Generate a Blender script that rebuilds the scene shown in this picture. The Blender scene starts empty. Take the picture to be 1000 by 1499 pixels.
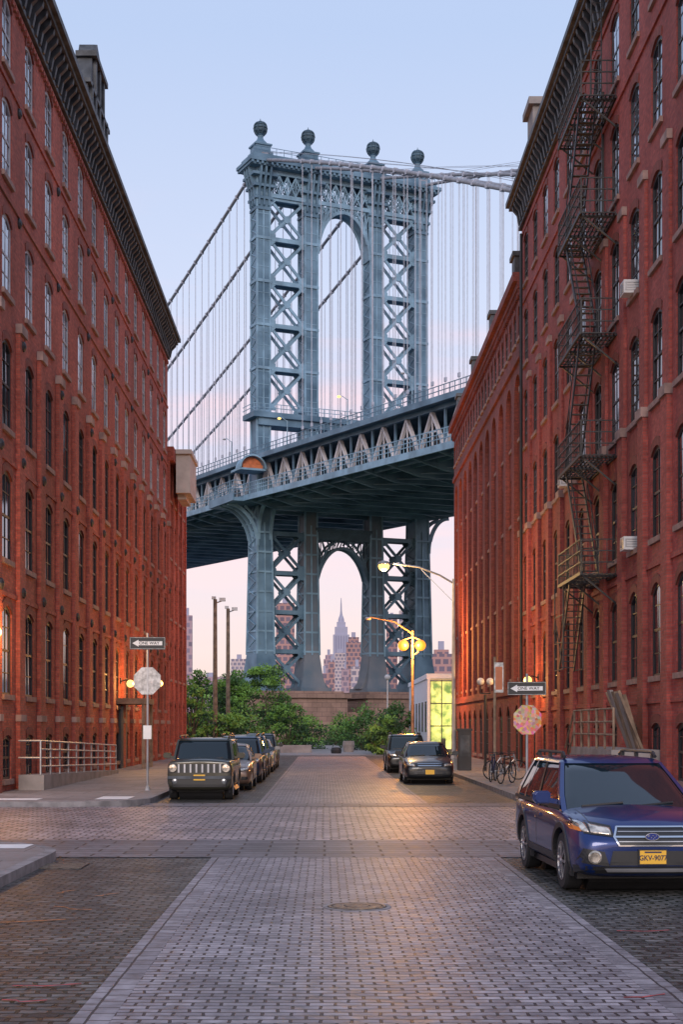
import bpy, bmesh, math, random
from mathutils import Vector, Matrix
from mathutils.bvhtree import BVHTree
random.seed(7)
R=math.radians; PI=math.pi
scene=bpy.context.scene
col=scene.collection

# ------------------------------------------------------------ materials
def nn(nt,t,**k):
    n=nt.nodes.new(t)
    for a,b in k.items(): setattr(n,a,b)
    return n
def base(name):
    m=bpy.data.materials.new(name); m.use_nodes=True
    nt=m.node_tree; return m,nt,nt.nodes['Principled BSDF']
def c4(c): return (c[0],c[1],c[2],1)
def simple(name,c,rough=.6,metal=0,var=.18,scale=2.0,bump=0,spec=.5,emit=0,coat=0,c2=None,detail=4,lamp=False):
    m,nt,b=base(name); L=nt.links
    tc=nn(nt,'ShaderNodeTexCoord'); no=nn(nt,'ShaderNodeTexNoise'); no.inputs['Scale'].default_value=scale
    no.inputs['Detail'].default_value=detail
    L.new(tc.outputs['Object'],no.inputs['Vector'])
    mx=nn(nt,'ShaderNodeMixRGB')
    lo=[v*(1-var) for v in c]; hi=[min(1,v*(1+var)) for v in c] if c2 is None else c2
    mx.inputs[1].default_value=c4(lo); mx.inputs[2].default_value=c4(hi)
    cr=nn(nt,'ShaderNodeValToRGB'); cr.color_ramp.elements[0].position=.35; cr.color_ramp.elements[1].position=.65
    L.new(no.outputs['Fac'],cr.inputs[0]); L.new(cr.outputs[0],mx.inputs[0])
    if lamp: b.inputs['Base Color'].default_value=(.02,.02,.02,1)
    else: L.new(mx.outputs[0],b.inputs['Base Color'])
    b.inputs['Roughness'].default_value=rough; b.inputs['Metallic'].default_value=metal
    b.inputs['Specular IOR Level'].default_value=spec
    if coat: b.inputs['Coat Weight'].default_value=coat; b.inputs['Coat Roughness'].default_value=.04
    if emit:
        L.new(mx.outputs[0],b.inputs['Emission Color']); b.inputs['Emission Strength'].default_value=emit
    if bump:
        bp=nn(nt,'ShaderNodeBump'); bp.inputs['Strength'].default_value=bump; bp.inputs['Distance'].default_value=.03
        n2=nn(nt,'ShaderNodeTexNoise'); n2.inputs['Scale'].default_value=scale*8
        L.new(tc.outputs['Object'],n2.inputs['Vector']); L.new(n2.outputs['Fac'],bp.inputs['Height']); L.new(bp.outputs[0],b.inputs['Normal'])
    return m
def bricks(name,c1,c2,mortar,bw,bh,ms,wall=True,rough=.8,soot=(.45,1.15),sscale=.35,bump=.5,dist=.01,streak=False,swap=False,spec=.3,distort=0,dots=0):
    m,nt,b=base(name); L=nt.links
    tc=nn(nt,'ShaderNodeTexCoord'); sp=nn(nt,'ShaderNodeSeparateXYZ'); cb=nn(nt,'ShaderNodeCombineXYZ')
    L.new(tc.outputs['Object'],sp.inputs[0])
    if wall:
        ad=nn(nt,'ShaderNodeMath',operation='ADD'); L.new(sp.outputs[0],ad.inputs[0]); L.new(sp.outputs[1],ad.inputs[1])
        L.new(ad.outputs[0],cb.inputs[0]); L.new(sp.outputs[2],cb.inputs[1])
    elif swap:
        L.new(sp.outputs[1],cb.inputs[0]); L.new(sp.outputs[0],cb.inputs[1])
    else:
        L.new(sp.outputs[0],cb.inputs[0]); L.new(sp.outputs[1],cb.inputs[1])
    vec=cb.outputs[0]
    if distort:
        nd=nn(nt,'ShaderNodeTexNoise'); nd.inputs['Scale'].default_value=4.0; L.new(cb.outputs[0],nd.inputs['Vector'])
        vs=nn(nt,'ShaderNodeVectorMath',operation='SCALE'); vs.inputs['Scale'].default_value=distort
        L.new(nd.outputs['Color'],vs.inputs[0]); va=nn(nt,'ShaderNodeVectorMath',operation='ADD')
        L.new(cb.outputs[0],va.inputs[0]); L.new(vs.outputs[0],va.inputs[1]); vec=va.outputs[0]
    br=nn(nt,'ShaderNodeTexBrick'); br.inputs['Scale'].default_value=1
    br.inputs['Brick Width'].default_value=bw; br.inputs['Row Height'].default_value=bh
    br.inputs['Mortar Size'].default_value=ms; br.inputs['Mortar Smooth'].default_value=.35
    br.inputs['Color1'].default_value=c4(c1); br.inputs['Color2'].default_value=c4(c2); br.inputs['Mortar'].default_value=c4(mortar)
    L.new(vec,br.inputs['Vector'])
    no=nn(nt,'ShaderNodeTexNoise'); no.inputs['Scale'].default_value=sscale; no.inputs['Detail'].default_value=7; no.inputs['Roughness'].default_value=.62
    if streak:
        mp=nn(nt,'ShaderNodeMapping'); mp.inputs['Scale'].default_value=(1,1,.22); L.new(tc.outputs['Object'],mp.inputs[0]); L.new(mp.outputs[0],no.inputs['Vector'])
    else: L.new(tc.outputs['Object'],no.inputs['Vector'])
    mr=nn(nt,'ShaderNodeMapRange'); mr.inputs[1].default_value=.3; mr.inputs[2].default_value=.7
    mr.inputs[3].default_value=soot[0]; mr.inputs[4].default_value=soot[1]
    L.new(no.outputs['Fac'],mr.inputs[0])
    fac=mr.outputs[0]
    n3=nn(nt,'ShaderNodeTexNoise'); n3.inputs['Scale'].default_value=7; n3.inputs['Detail'].default_value=6; L.new(tc.outputs['Object'],n3.inputs['Vector'])
    if dots:
        mr2=nn(nt,'ShaderNodeMapRange'); mr2.inputs[1].default_value=.3; mr2.inputs[2].default_value=.62; mr2.inputs[3].default_value=1-dots; mr2.inputs[4].default_value=1+dots*.4
        L.new(n3.outputs['Fac'],mr2.inputs[0]); mm=nn(nt,'ShaderNodeMath',operation='MULTIPLY'); L.new(fac,mm.inputs[0]); L.new(mr2.outputs[0],mm.inputs[1]); fac=mm.outputs[0]
    vm=nn(nt,'ShaderNodeVectorMath',operation='SCALE'); L.new(br.outputs['Color'],vm.inputs[0]); L.new(fac,vm.inputs['Scale'])
    L.new(vm.outputs[0],b.inputs['Base Color'])
    rr=nn(nt,'ShaderNodeMapRange'); rr.inputs[3].default_value=max(.1,rough-.18); rr.inputs[4].default_value=min(1,rough+.15); L.new(n3.outputs['Fac'],rr.inputs[0]); L.new(rr.outputs[0],b.inputs['Roughness'])
    b.inputs['Specular IOR Level'].default_value=spec
    if bump:
        sb=nn(nt,'ShaderNodeMath',operation='SUBTRACT')
        ml=nn(nt,'ShaderNodeMath',operation='MULTIPLY'); ml.inputs[1].default_value=.5; L.new(n3.outputs['Fac'],ml.inputs[0])
        L.new(ml.outputs[0],sb.inputs[0]); L.new(br.outputs['Fac'],sb.inputs[1])
        bp=nn(nt,'ShaderNodeBump'); bp.inputs['Strength'].default_value=bump; bp.inputs['Distance'].default_value=dist
        L.new(sb.outputs[0],bp.inputs['Height']); L.new(bp.outputs[0],b.inputs['Normal'])
    return m
def glassy(name,c,mix=.55,rough=.04,ior=1.7):
    m,nt,b=base(name)
    b.inputs['Base Color'].default_value=c4(c); b.inputs['Roughness'].default_value=rough
    b.inputs['Specular IOR Level'].default_value=.8; b.inputs['IOR'].default_value=ior
    tc=nn(nt,'ShaderNodeTexCoord'); no=nn(nt,'ShaderNodeTexNoise'); no.inputs['Scale'].default_value=.8
    nt.links.new(tc.outputs['Object'],no.inputs['Vector'])
    bp=nn(nt,'ShaderNodeBump'); bp.inputs['Strength'].default_value=.12; bp.inputs['Distance'].default_value=.03
    nt.links.new(no.outputs['Fac'],bp.inputs['Height']); nt.links.new(bp.outputs[0],b.inputs['Normal'])
    b.inputs['Metallic'].default_value=mix
    return m
M={}
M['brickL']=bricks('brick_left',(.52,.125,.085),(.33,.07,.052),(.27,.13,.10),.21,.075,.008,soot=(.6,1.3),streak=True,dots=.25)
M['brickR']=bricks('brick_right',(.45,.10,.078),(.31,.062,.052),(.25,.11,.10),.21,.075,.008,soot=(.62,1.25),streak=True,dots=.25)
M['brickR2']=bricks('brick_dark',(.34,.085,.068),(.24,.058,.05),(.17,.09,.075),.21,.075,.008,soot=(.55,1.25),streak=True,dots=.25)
M['lintel']=bricks('brick_lintel',(.32,.08,.06),(.20,.045,.038),(.22,.12,.09),.075,.3,.008,soot=(.7,1.2))
M['sill']=simple('sill_stone',(.32,.20,.17),.8,var=.25,scale=3)
M['stone']=simple('cap_stone',(.34,.23,.20),.85,var=.3,scale=2)
M['cornice']=simple('cornice_metal',(.04,.045,.055),.6,var=.4,scale=2,c2=(.095,.105,.12))
M['frame_light']=simple('sash_light',(.45,.46,.50),.5)
M['frame_dark']=simple('sash_dark',(.03,.03,.035),.5)
M['pane']=glassy('window_glass',(.26,.29,.35),.8,.06)
M['pane_mid']=glassy('window_glass_mid',(.12,.14,.18),.7,.06,1.5)
M['pane_dark']=glassy('window_glass_dark',(.035,.04,.05),.6,.05,1.4)
M['iron']=simple('black_iron',(.022,.022,.026),.55,var=.3)
M['roof']=simple('roof_tar',(.06,.06,.06),.9)
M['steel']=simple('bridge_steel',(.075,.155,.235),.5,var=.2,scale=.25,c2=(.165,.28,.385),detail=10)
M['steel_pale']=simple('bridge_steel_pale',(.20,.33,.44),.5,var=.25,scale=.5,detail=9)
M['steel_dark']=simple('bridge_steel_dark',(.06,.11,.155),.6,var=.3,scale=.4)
M['steel_rust']=simple('bridge_steel_rust',(.095,.165,.235),.6,var=.15,scale=.2,c2=(.20,.21,.24),detail=10)
M['truss_white']=simple('truss_primer',(.60,.57,.60),.6,var=.2,scale=.3)
M['cable']=simple('cable_wrap',(.26,.27,.31),.6)
M['granite']=bricks('granite',(.38,.25,.21),(.30,.20,.17),(.16,.11,.10),1.6,.7,.03,soot=(.65,1.15))
M['orange']=simple('orange_paint',(.55,.17,.07),.5)
M['concrete']=simple('concrete',(.28,.25,.24),.8,var=.2,scale=1.5,bump=.2)
M['cream']=simple('cream_panel',(.48,.43,.40),.7,var=.12,scale=1.5)
M['metal_grey']=simple('galvanised',(.40,.40,.42),.4,metal=.5)
M['wood']=simple('weathered_wood',(.24,.17,.12),.85,var=.35,scale=3)
M['white']=simple('white_paint',(.72,.71,.70),.6,var=.06)
M['black']=simple('black_plastic',(.02,.02,.022),.45)
M['rubber']=simple('tyre_rubber',(.018,.018,.02),.8)
M['rim']=simple('alloy_rim',(.36,.36,.38),.3,metal=.9,var=.1)
M['chrome']=simple('chrome',(.62,.63,.66),.16,metal=1,var=.03)
M['lens']=simple('headlamp_lens',(.22,.235,.26),.12,metal=.6,var=.6,scale=9,coat=1)
M['lens_warm']=simple('headlamp_lens_warm',(.55,.48,.40),.12,metal=.6,var=.6,scale=12,coat=1)
M['amber']=simple('amber_lens',(.7,.22,.04),.25,coat=1)
M['carglass']=glassy('car_glass',(.008,.016,.022),0,.02,1.42)
M['plate']=simple('plate_yellow',(.80,.44,.04),.5,var=.05)
M['ink']=simple('ink_dark',(.02,.025,.07),.6)
M['signblack']=simple('sign_black',(.015,.015,.017),.5)
M['signback']=simple('sign_back',(.44,.44,.44),.5,metal=.2,var=.35,scale=9)
M['lampglow']=simple('sodium_glow',(1.0,.27,.02),.4,emit=2.2,var=.02,lamp=True)
M['lampwarm']=simple('lamp_glow',(1.0,.62,.16),.4,emit=2.6,var=.02,lamp=True)
M['globe']=simple('opal_globe',(.45,.44,.46),.3,var=.03)
M['bark']=simple('bark',(.10,.075,.055),.9)
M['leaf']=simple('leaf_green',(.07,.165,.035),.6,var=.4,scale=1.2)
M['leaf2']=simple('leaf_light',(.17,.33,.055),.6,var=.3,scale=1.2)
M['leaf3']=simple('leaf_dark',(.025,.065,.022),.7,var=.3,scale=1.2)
M['shopwall']=simple('white_cladding',(.78,.78,.84),.6,var=.06)
M['shoplit']=simple('lit_interior',(.16,.30,.08),.5,emit=1.0,var=.2,scale=1.3,c2=(1.0,.98,.30),detail=8)
m,nt,b=base('sticker_cover'); tc=nn(nt,'ShaderNodeTexCoord'); vo=nn(nt,'ShaderNodeTexVoronoi'); vo.inputs['Scale'].default_value=13
nt.links.new(tc.outputs['Object'],vo.inputs['Vector']); hs=nn(nt,'ShaderNodeHueSaturation'); hs.inputs['Saturation'].default_value=1.0; hs.inputs['Value'].default_value=.8
nt.links.new(vo.outputs['Color'],hs.inputs['Color']); mx=nn(nt,'ShaderNodeMixRGB'); mx.inputs[0].default_value=.5; mx.inputs[2].default_value=(.80,.24,.06,1)
nt.links.new(hs.outputs[0],mx.inputs[1]); nt.links.new(mx.outputs[0],b.inputs['Base Color']); b.inputs['Roughness'].default_value=.5; M['stickers']=m

# ------------------------------------------------------------ mesh helper
class MB:
    def __init__(s): s.v=[]; s.f=[]; s.m=[]; s.cur=0
    def add(s,vs,fs):
        o=len(s.v); s.v+=[tuple(p) for p in vs]
        for f in fs: s.f.append([o+i for i in f]); s.m.append(s.cur)
    def box(s,x0,x1,y0,y1,z0,z1):
        s.add([(x0,y0,z0),(x1,y0,z0),(x1,y1,z0),(x0,y1,z0),(x0,y0,z1),(x1,y0,z1),(x1,y1,z1),(x0,y1,z1)],
              [(3,2,1,0),(4,5,6,7),(0,1,5,4),(1,2,6,5),(2,3,7,6),(3,0,4,7)])
    def beam(s,p,q,w,h=None,up=(0,0,1)):
        h=h or w; p=Vector(p); q=Vector(q); d=(q-p)
        if d.length<1e-6: return
        d.normalize(); up=Vector(up)
        if abs(d.dot(up))>.98: up=Vector((0,1,0)) if abs(d.y)<.9 else Vector((1,0,0))
        a=d.cross(up).normalized(); b=a.cross(d).normalized(); a=a*w/2; b=b*h/2
        vs=[p-a-b,p+a-b,p+a+b,p-a+b,q-a-b,q+a-b,q+a+b,q-a+b]
        s.add(vs,[(3,2,1,0),(4,5,6,7),(0,1,5,4),(1,2,6,5),(2,3,7,6),(3,0,4,7)])
    def tube(s,pts,r,n=8,r2=None):
        pts=[Vector(p) for p in pts]; N=len(pts); vs=[]
        for i,p in enumerate(pts):
            d=(pts[min(i+1,N-1)]-pts[max(i-1,0)]).normalized()
            up=Vector((0,0,1)) if abs(d.z)<.9 else Vector((0,1,0))
            a=d.cross(up).normalized(); b=a.cross(d)
            rr=r if r2 is None else r+(r2-r)*i/(N-1)
            for k in range(n):
                t=2*PI*k/n; vs.append(p+a*rr*math.cos(t)+b*rr*math.sin(t))
        fs=[]
        for i in range(N-1):
            for k in range(n):
                k2=(k+1)%n; fs.append((i*n+k,i*n+k2,(i+1)*n+k2,(i+1)*n+k))
        fs.append(tuple(range(n))[::-1]); fs.append(tuple((N-1)*n+k for k in range(n)))
        s.add(vs,fs)
    def lathe(s,c,prof,n=16,axis='z',caps=True):
        vs=[]
        for (r,z) in prof:
            for k in range(n):
                t=2*PI*k/n; x,y,zz=r*math.cos(t),r*math.sin(t),z
                if axis=='x': x,y,zz=zz,x,y
                if axis=='y': x,y,zz=y,zz,x
                vs.append((c[0]+x,c[1]+y,c[2]+zz))
        fs=[]
        for i in range(len(prof)-1):
            for k in range(n):
                k2=(k+1)%n; fs.append((i*n+k,i*n+k2,(i+1)*n+k2,(i+1)*n+k))
        if caps: fs.append(tuple(range(n))[::-1]); fs.append(tuple((len(prof)-1)*n+k for k in range(n)))
        s.add(vs,fs)
    def sphere(s,c,r,n=14,sz=1):
        s.lathe(c,[(max(1e-3,r*math.sin(PI*i/n)),-r*math.cos(PI*i/n)*sz) for i in range(n+1)],n+4)
    def prism(s,poly,f0,f1):
        n=len(poly); s.add([f0(p) for p in poly]+[f1(p) for p in poly],
            [tuple(range(n))[::-1],tuple(range(n,2*n))]+[(i,(i+1)%n,n+(i+1)%n,n+i) for i in range(n)])
    def build(s,name,mats,parent=None,smooth=False,recalc=True):
        me=bpy.data.meshes.new(name); me.from_pydata(s.v,[],s.f)
        if not isinstance(mats,(list,tuple)): mats=[mats]
        for m in mats: me.materials.append(M[m] if isinstance(m,str) else m)
        if len(mats)>1: me.polygons.foreach_set('material_index',s.m)
        if recalc:
            bm=bmesh.new(); bm.from_mesh(me); bmesh.ops.recalc_face_normals(bm,faces=bm.faces); bm.to_mesh(me); bm.free()
        if smooth: me.polygons.foreach_set('use_smooth',[True]*len(me.polygons))
        me.update()
        return link(name,me,parent)
def link(name,me,parent=None,loc=None,rz=0):
    o=bpy.data.objects.new(name,me); col.objects.link(o)
    if parent: o.parent=parent
    if loc: o.location=loc
    if rz: o.rotation_euler.z=rz
    return o
def tag(o,label,cat,group=None):
    o['label']=label; o['category']=cat
    if group: o['group']=group
    return o
def thing(name,label,cat,loc=(0,0,0),rz=0,group=None):
    o=bpy.data.objects.new(name,None); col.objects.link(o); o.location=loc; o.rotation_euler=(0,0,rz); o.empty_display_size=.2
    return tag(o,label,cat,group)
def struct(mb,name,mat,**k):
    o=mb.build(name,mat,**k); o['kind']='structure'; return o
def evalmesh(o):
    dg=bpy.context.evaluated_depsgraph_get(); dg.update()
    return bpy.data.meshes.new_from_object(o.evaluated_get(dg))
def text(name,body,size,mat,parent,loc,rot=(PI/2,0,0),sx=1):
    cu=bpy.data.curves.new(name,'FONT'); cu.body=body; cu.size=size; cu.align_x='CENTER'; cu.align_y='CENTER'; cu.extrude=.002; cu.offset=size*.012
    t=bpy.data.objects.new('tmp',cu); col.objects.link(t)
    me=evalmesh(t); bpy.data.objects.remove(t)
    me.materials.clear(); me.materials.append(M[mat])
    o=link(name,me,parent); o.location=loc; o.rotation_euler=rot; o.scale=(sx,1,1); return o

# ------------------------------------------------------------ ground
M['asphalt']=simple('ground_dark',(.07,.075,.06),.9,var=.3,scale=.2)
M['sett_dark']=bricks('old_setts',(.15,.14,.135),(.05,.05,.05),(.014,.018,.010),.21,.13,.020,wall=False,rough=.5,soot=(.45,1.5),sscale=.7,bump=1,dist=.05,distort=.11,dots=.55)
M['sett_light']=bricks('granite_setts',(.37,.325,.345),(.20,.175,.195),(.028,.025,.027),.205,.125,.0125,wall=False,rough=.5,soot=(.7,1.2),sscale=.5,bump=1,dist=.028,distort=.045,spec=.4,dots=.4)
M['sett_band']=bricks('border_setts',(.32,.285,.30),(.21,.185,.20),(.05,.045,.045),.24,.2,.011,wall=False,rough=.55,soot=(.75,1.15),bump=.8,dist=.018,swap=True,distort=.03,dots=.4)
M['sett_cross']=bricks('crossing_setts',(.44,.345,.345),(.22,.18,.185),(.03,.026,.026),.30,.26,.022,wall=False,rough=.48,soot=(.6,1.25),sscale=.35,bump=1,dist=.035,distort=.06,spec=.4,dots=.45)
M['slab_cross']=bricks('crosswalk_slabs',(.21,.19,.20),(.13,.115,.125),(.035,.03,.03),.9,.42,.022,wall=False,rough=.55,soot=(.65,1.25),bump=.7,dist=.015,dots=.45)
M['flag']=bricks('sidewalk_flags',(.28,.25,.245),(.24,.21,.205),(.10,.09,.085),1.5,1.5,.012,wall=False,rough=.65,soot=(.7,1.15),sscale=.6,bump=.3,dist=.006,dots=.25)
M['kerb']=simple('kerb_stone',(.22,.20,.20),.7,var=.3,scale=3)
M['water']=simple('river_water',(.10,.13,.16),.12,var=.1)
M['grass']=simple('lawn',(.06,.10,.03),.9,var=.4,scale=1)
def sheet(name,x0,x1,y0,y1,z,mat):
    mb=MB(); mb.add([(x0,y0,z),(x1,y0,z),(x1,y1,z),(x0,y1,z)],[(0,1,2,3)]); return struct(mb,name,mat)
sheet('ground',-9000,9000,-300,12000,-.16,'asphalt')
sheet('river',-3000,3000,262,700,-.10,'water')
sheet('roadway',-4.7,5.4,-8,104,0,'sett_dark')
sheet('cross_street',-70,70,24.6,37.4,.004,'sett_cross')
sheet('crosswalk',-7,9,22.9,26.4,.010,'slab_cross')
sheet('crosswalk',-4.6,5.3,37.3,39.0,.010,'slab_cross')
sheet('street_centre',-1.45,2.42,-6,22.9,.008,'sett_light')
sheet('street_centre',-1.45,2.42,39.0,100,.008,'sett_light')
for (y0,y1) in ((-6,22.9),(39.0,100)):
    sheet('street_border',-1.72,-1.45,y0,y1,.009,'sett_band'); sheet('street_border',2.42,2.68,y0,y1,.009,'sett_band')
def sidewalk(pts,h=.13):
    mb=MB(); mb.prism(pts,lambda p:(p[0],p[1],-.14),lambda p:(p[0],p[1],h)); struct(mb,'sidewalk','flag')
def arc(cx,cy,r,a0,a1,n=10): return [(cx+r*math.cos(R(a0+(a1-a0)*i/n)),cy+r*math.sin(R(a0+(a1-a0)*i/n))) for i in range(n+1)]
def kerb(path,h=.134,w=.16):
    mb=MB(); P_=[Vector((p[0],p[1])) for p in path]; vs=[]
    for i,p in enumerate(P_):
        d=(P_[min(i+1,len(P_)-1)]-P_[max(i-1,0)]).normalized(); n_=Vector((d.y,-d.x))*w/2
        vs+=[(p.x-n_.x,p.y-n_.y,-.13),(p.x+n_.x,p.y+n_.y,-.13),(p.x+n_.x,p.y+n_.y,h),(p.x-n_.x,p.y-n_.y,h)]
    mb.add(vs,[(4*i+k,4*i+(k+1)%4,4*i+4+(k+1)%4,4*i+4+k) for i in range(len(P_)-1) for k in range(4)])
    struct(mb,'kerb','kerb')
a=arc(-6.4,22.3,2.3,0,90); sidewalk([(-70,-8),(-4.1,-8)]+a+[(-70,24.6)]); kerb([(-4.1,-8)]+a+[(-70,24.6)])
a=arc(-6.6,39.4,2.0,0,-90); sidewalk([(-70,37.4)]+a[::-1]+[(-4.6,104),(-9.2,104),(-9.2,41.6),(-70,41.6)]); kerb([(-4.6,104)]+a+[(-70,37.4)])
a=arc(7.6,39.7,2.3,180,270); sidewalk([(5.3,104)]+a+[(70,37.4),(70,37.9),(9.05,37.9),(9.05,104)]); kerb([(5.3,104)]+a+[(70,37.4)])
a=arc(7.6,22.3,2.3,180,90); sidewalk([(5.3,-8)]+a+[(70,24.6),(70,-8)]); kerb([(5.3,-8)]+a+[(70,24.6)])
sheet('tactile_pad',-9.0,-7.3,38.1,39.0,.137,'white'); sheet('tactile_pad',-5.9,-5.05,38.5,40.1,.137,'white'); sheet('tactile_pad',-5.4,-4.6,23.0,23.8,.137,'white')
sheet('lawn',-60,60,104,262,-.09,'grass')
mb=MB(); mb.add([(-4.7,100,-.06),(5.6,100,-.06),(3.5,135,-.06),(1,175,-.06),(-7,200,-.06),(-10,190,-.06),(-2,165,-.06),(-3.2,130,-.06)],[(0,1,2,7),(7,2,3,6),(6,3,4,5)]); struct(mb,'path','concrete')
M['spray']=simple('spray_orange',(.50,.17,.04),.8,var=.5,scale=12); M['spray2']=simple('spray_red',(.38,.06,.06),.8,var=.5,scale=12)
for (x,y,l,an,mt) in ((-3.55,15.2,.9,20,'spray'),(-3.0,16.6,.5,-30,'spray'),(-2.7,17.6,.4,60,'spray'),(-2.4,11.5,.5,15,'spray2'),(-2.35,10.9,.3,5,'spray2'),(2.2,11.0,.35,30,'spray2'),(-3.2,17.9,.4,70,'spray'),(2.85,14.6,.5,10,'spray2'),(-2.5,29,1.2,10,'spray'),(-3.6,14.2,.35,75,'spray')):
    mb=MB(); c,s_=math.cos(R(an)),math.sin(R(an)); w=.018; vs=[]
    for t in (0,.2,.4,.6,.8,1): 
        p=(x+c*l*t+.05*math.sin(t*7),y+s_*l*t+.05*math.cos(t*5)); vs+=[(p[0],p[1]-w,.0125),(p[0],p[1]+w,.0125)]
    mb.add(vs,[(2*i,2*i+2,2*i+3,2*i+1) for i in range(5)])
    struct(mb,'spray_mark',mt)
M['ironcast']=simple('cast_iron',(.13,.11,.095),.45,metal=.5,var=.5,scale=14,bump=.4)
t=thing('manhole_cover','round cast iron manhole cover set in the paved centre strip','manhole cover',(.36,16.6,.008))
mb=MB(); mb.lathe((0,0,0),[(.32,0),(.32,.014),(.29,.014),(.29,.006),(.27,.006),(.27,.014),(.15,.014),(.15,.008),(.13,.008),(.13,.014),(.001,.014)],32); mb.build('lid','ironcast',t)
mb=MB(); mb.lathe((0,0,0),[(.38,0),(.38,.008),(.33,.008),(.33,0)],32); mb.build('rim','kerb',t)
t=thing('storm_drain','dark slotted storm drain grate at the near left kerb','drain',(-3.75,21.5,.003))
mb=MB()
for k in range(8): mb.box(-.3,.3,-.38+k*.1,-.33+k*.1,0,.012)
mb.box(-.33,-.29,-.42,.42,0,.013); mb.box(.29,.33,-.42,.42,0,.013); mb.build('grate','ironcast',t)

# ------------------------------------------------------------ windows and facades
WC={}
def wmesh(key,w,h,arch,round_=False):
    k=(key,w,h,arch)
    if k in WC: return WC[k]
    n=8
    def top(i):
        t=2*i/n-1; return (-w/2+w*i/n, h-arch+arch*(math.sqrt(max(0,1-t*t)) if round_ else 1-t*t))
    tp=[top(i) for i in range(n+1)]
    res={}
    f=MB(); b=.085
    f.box(0,.05,-w/2,-w/2+b,0,h-arch); f.box(0,.05,w/2-b,w/2,0,h-arch); f.box(.001,.048,-w/2+b,w/2-b,0,b)
    for p,q in zip(tp[:-1],tp[1:]): f.add([(.05,p[0],p[1]),(.05,q[0],q[1]),(.05,q[0],q[1]-b*1.3),(.05,p[0],p[1]-b*1.3),(0,p[0],p[1]-b*1.3),(0,q[0],q[1]-b*1.3)],[(0,1,2,3),(3,2,5,4)])
    f.box(.0,.042,-w/2+b,w/2-b,h*.5-.035,h*.5+.035); f.box(.0,.036,-.022,.022,b,h-.12)
    f.box(.0,.034,-w/2+b,w/2-b,h*.76-.015,h*.76+.015); f.box(.0,.034,-w/2+b,w/2-b,h*.25-.015,h*.25+.015)
    o=f.build('tmp','frame_light' if key=='light' else 'frame_dark'); res['frame']=o.data; bpy.data.objects.remove(o)
    for kk in ('pane','pane_mid','pane_dark'):
        p=MB(); p.add([(.015,-w/2,0),(.015,w/2,0)]+[(.015,a,z) for a,z in tp[::-1]],[tuple(range(n+3))])
        o=p.build('tmp',kk); res[kk]=o.data; bpy.data.objects.remove(o)
    s_=MB(); s_.box(.0,.17,-w/2-.1,w/2+.1,-.13,.02); o=s_.build('tmp','sill'); res['sill']=o.data; bpy.data.objects.remove(o)
    l=MB()
    def P(a,e=.24): return [(.07,a[0],a[1]),(.115,a[0],a[1]),(.115,a[0]*1.1,a[1]+e),(.07,a[0]*1.1,a[1]+e)]
    l.add([q for p in tp for q in P(p)],[(4*i+1,4*i+5,4*i+6,4*i+2) for i in range(n)]+[(4*i+2,4*i+6,4*i+7,4*i+3) for i in range(n)]+[(4*i,4*i+4,4*i+5,4*i+1) for i in range(n)]+[(0,1,2,3),(4*n,4*n+1,4*n+2,4*n+3)])
    o=l.build('tmp','lintel'); res['lintel']=o.data; bpy.data.objects.remove(o)
    WC[k]=res; return res
def window(parent,side,a,z,w,h,arch,key='dark',pane='pane',dd=-.085,lintel=True):
    r=wmesh(key,w,h,arch)
    o=link('window',r['frame'],parent,(side*dd,a,z),0 if side>0 else PI)
    p=link('pane',r[pane],o); p.rotation_euler=(0,R(random.uniform(-.6,.6)),R(random.uniform(-.6,.6)))
    link('sill',r['sill'],o)
    if lintel: link('lintel',r['lintel'],o)
    return o
def cell(mb,P,a0,a1,z0,z1,ow,oz0,oz1,arch,depth,round_=False,n=8,dd=0):
    c=(a0+a1)/2; l=c-ow/2; r=c+ow/2
    tp=[]
    for i in range(n+1):
        t=2*i/n-1; tp.append((l+ow*i/n, oz1-arch+arch*(math.sqrt(max(0,1-t*t)) if round_ else 1-t*t)))
    def q(*pts): mb.add([P(x,z,dd+d) for x,z,d in pts],[tuple(range(len(pts)))])
    q((a0,z0,0),(l,z0,0),(l,z1,0),(a0,z1,0)); q((r,z0,0),(a1,z0,0),(a1,z1,0),(r,z1,0))
    if oz0>z0+1e-4: q((l,z0,0),(r,z0,0),(r,oz0,0),(l,oz0,0))
    for p,s_ in zip(tp[:-1],tp[1:]):
        q((p[0],p[1],0),(s_[0],s_[1],0),(s_[0],z1,0),(p[0],z1,0)); q((p[0],p[1],0),(s_[0],s_[1],0),(s_[0],s_[1],-depth),(p[0],p[1],-depth))
    q((l,oz0,0),(l,tp[0][1],0),(l,tp[0][1],-depth),(l,oz0,-depth)); q((r,oz0,0),(r,tp[-1][1],0),(r,tp[-1][1],-depth),(r,oz0,-depth))
    q((l,oz0,0),(r,oz0,0),(r,oz0,-depth),(l,oz0,-depth))
def pbox(mb,P,a0,a1,z0,z1,d0,d1):
    mb.add([P(a0,z0,d0),P(a1,z0,d0),P(a1,z0,d1),P(a0,z0,d1),P(a0,z1,d0),P(a1,z1,d0),P(a1,z1,d1),P(a0,z1,d1)],
           [(3,2,1,0),(4,5,6,7),(0,1,5,4),(1,2,6,5),(2,3,7,6),(3,0,4,7)])
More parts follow.
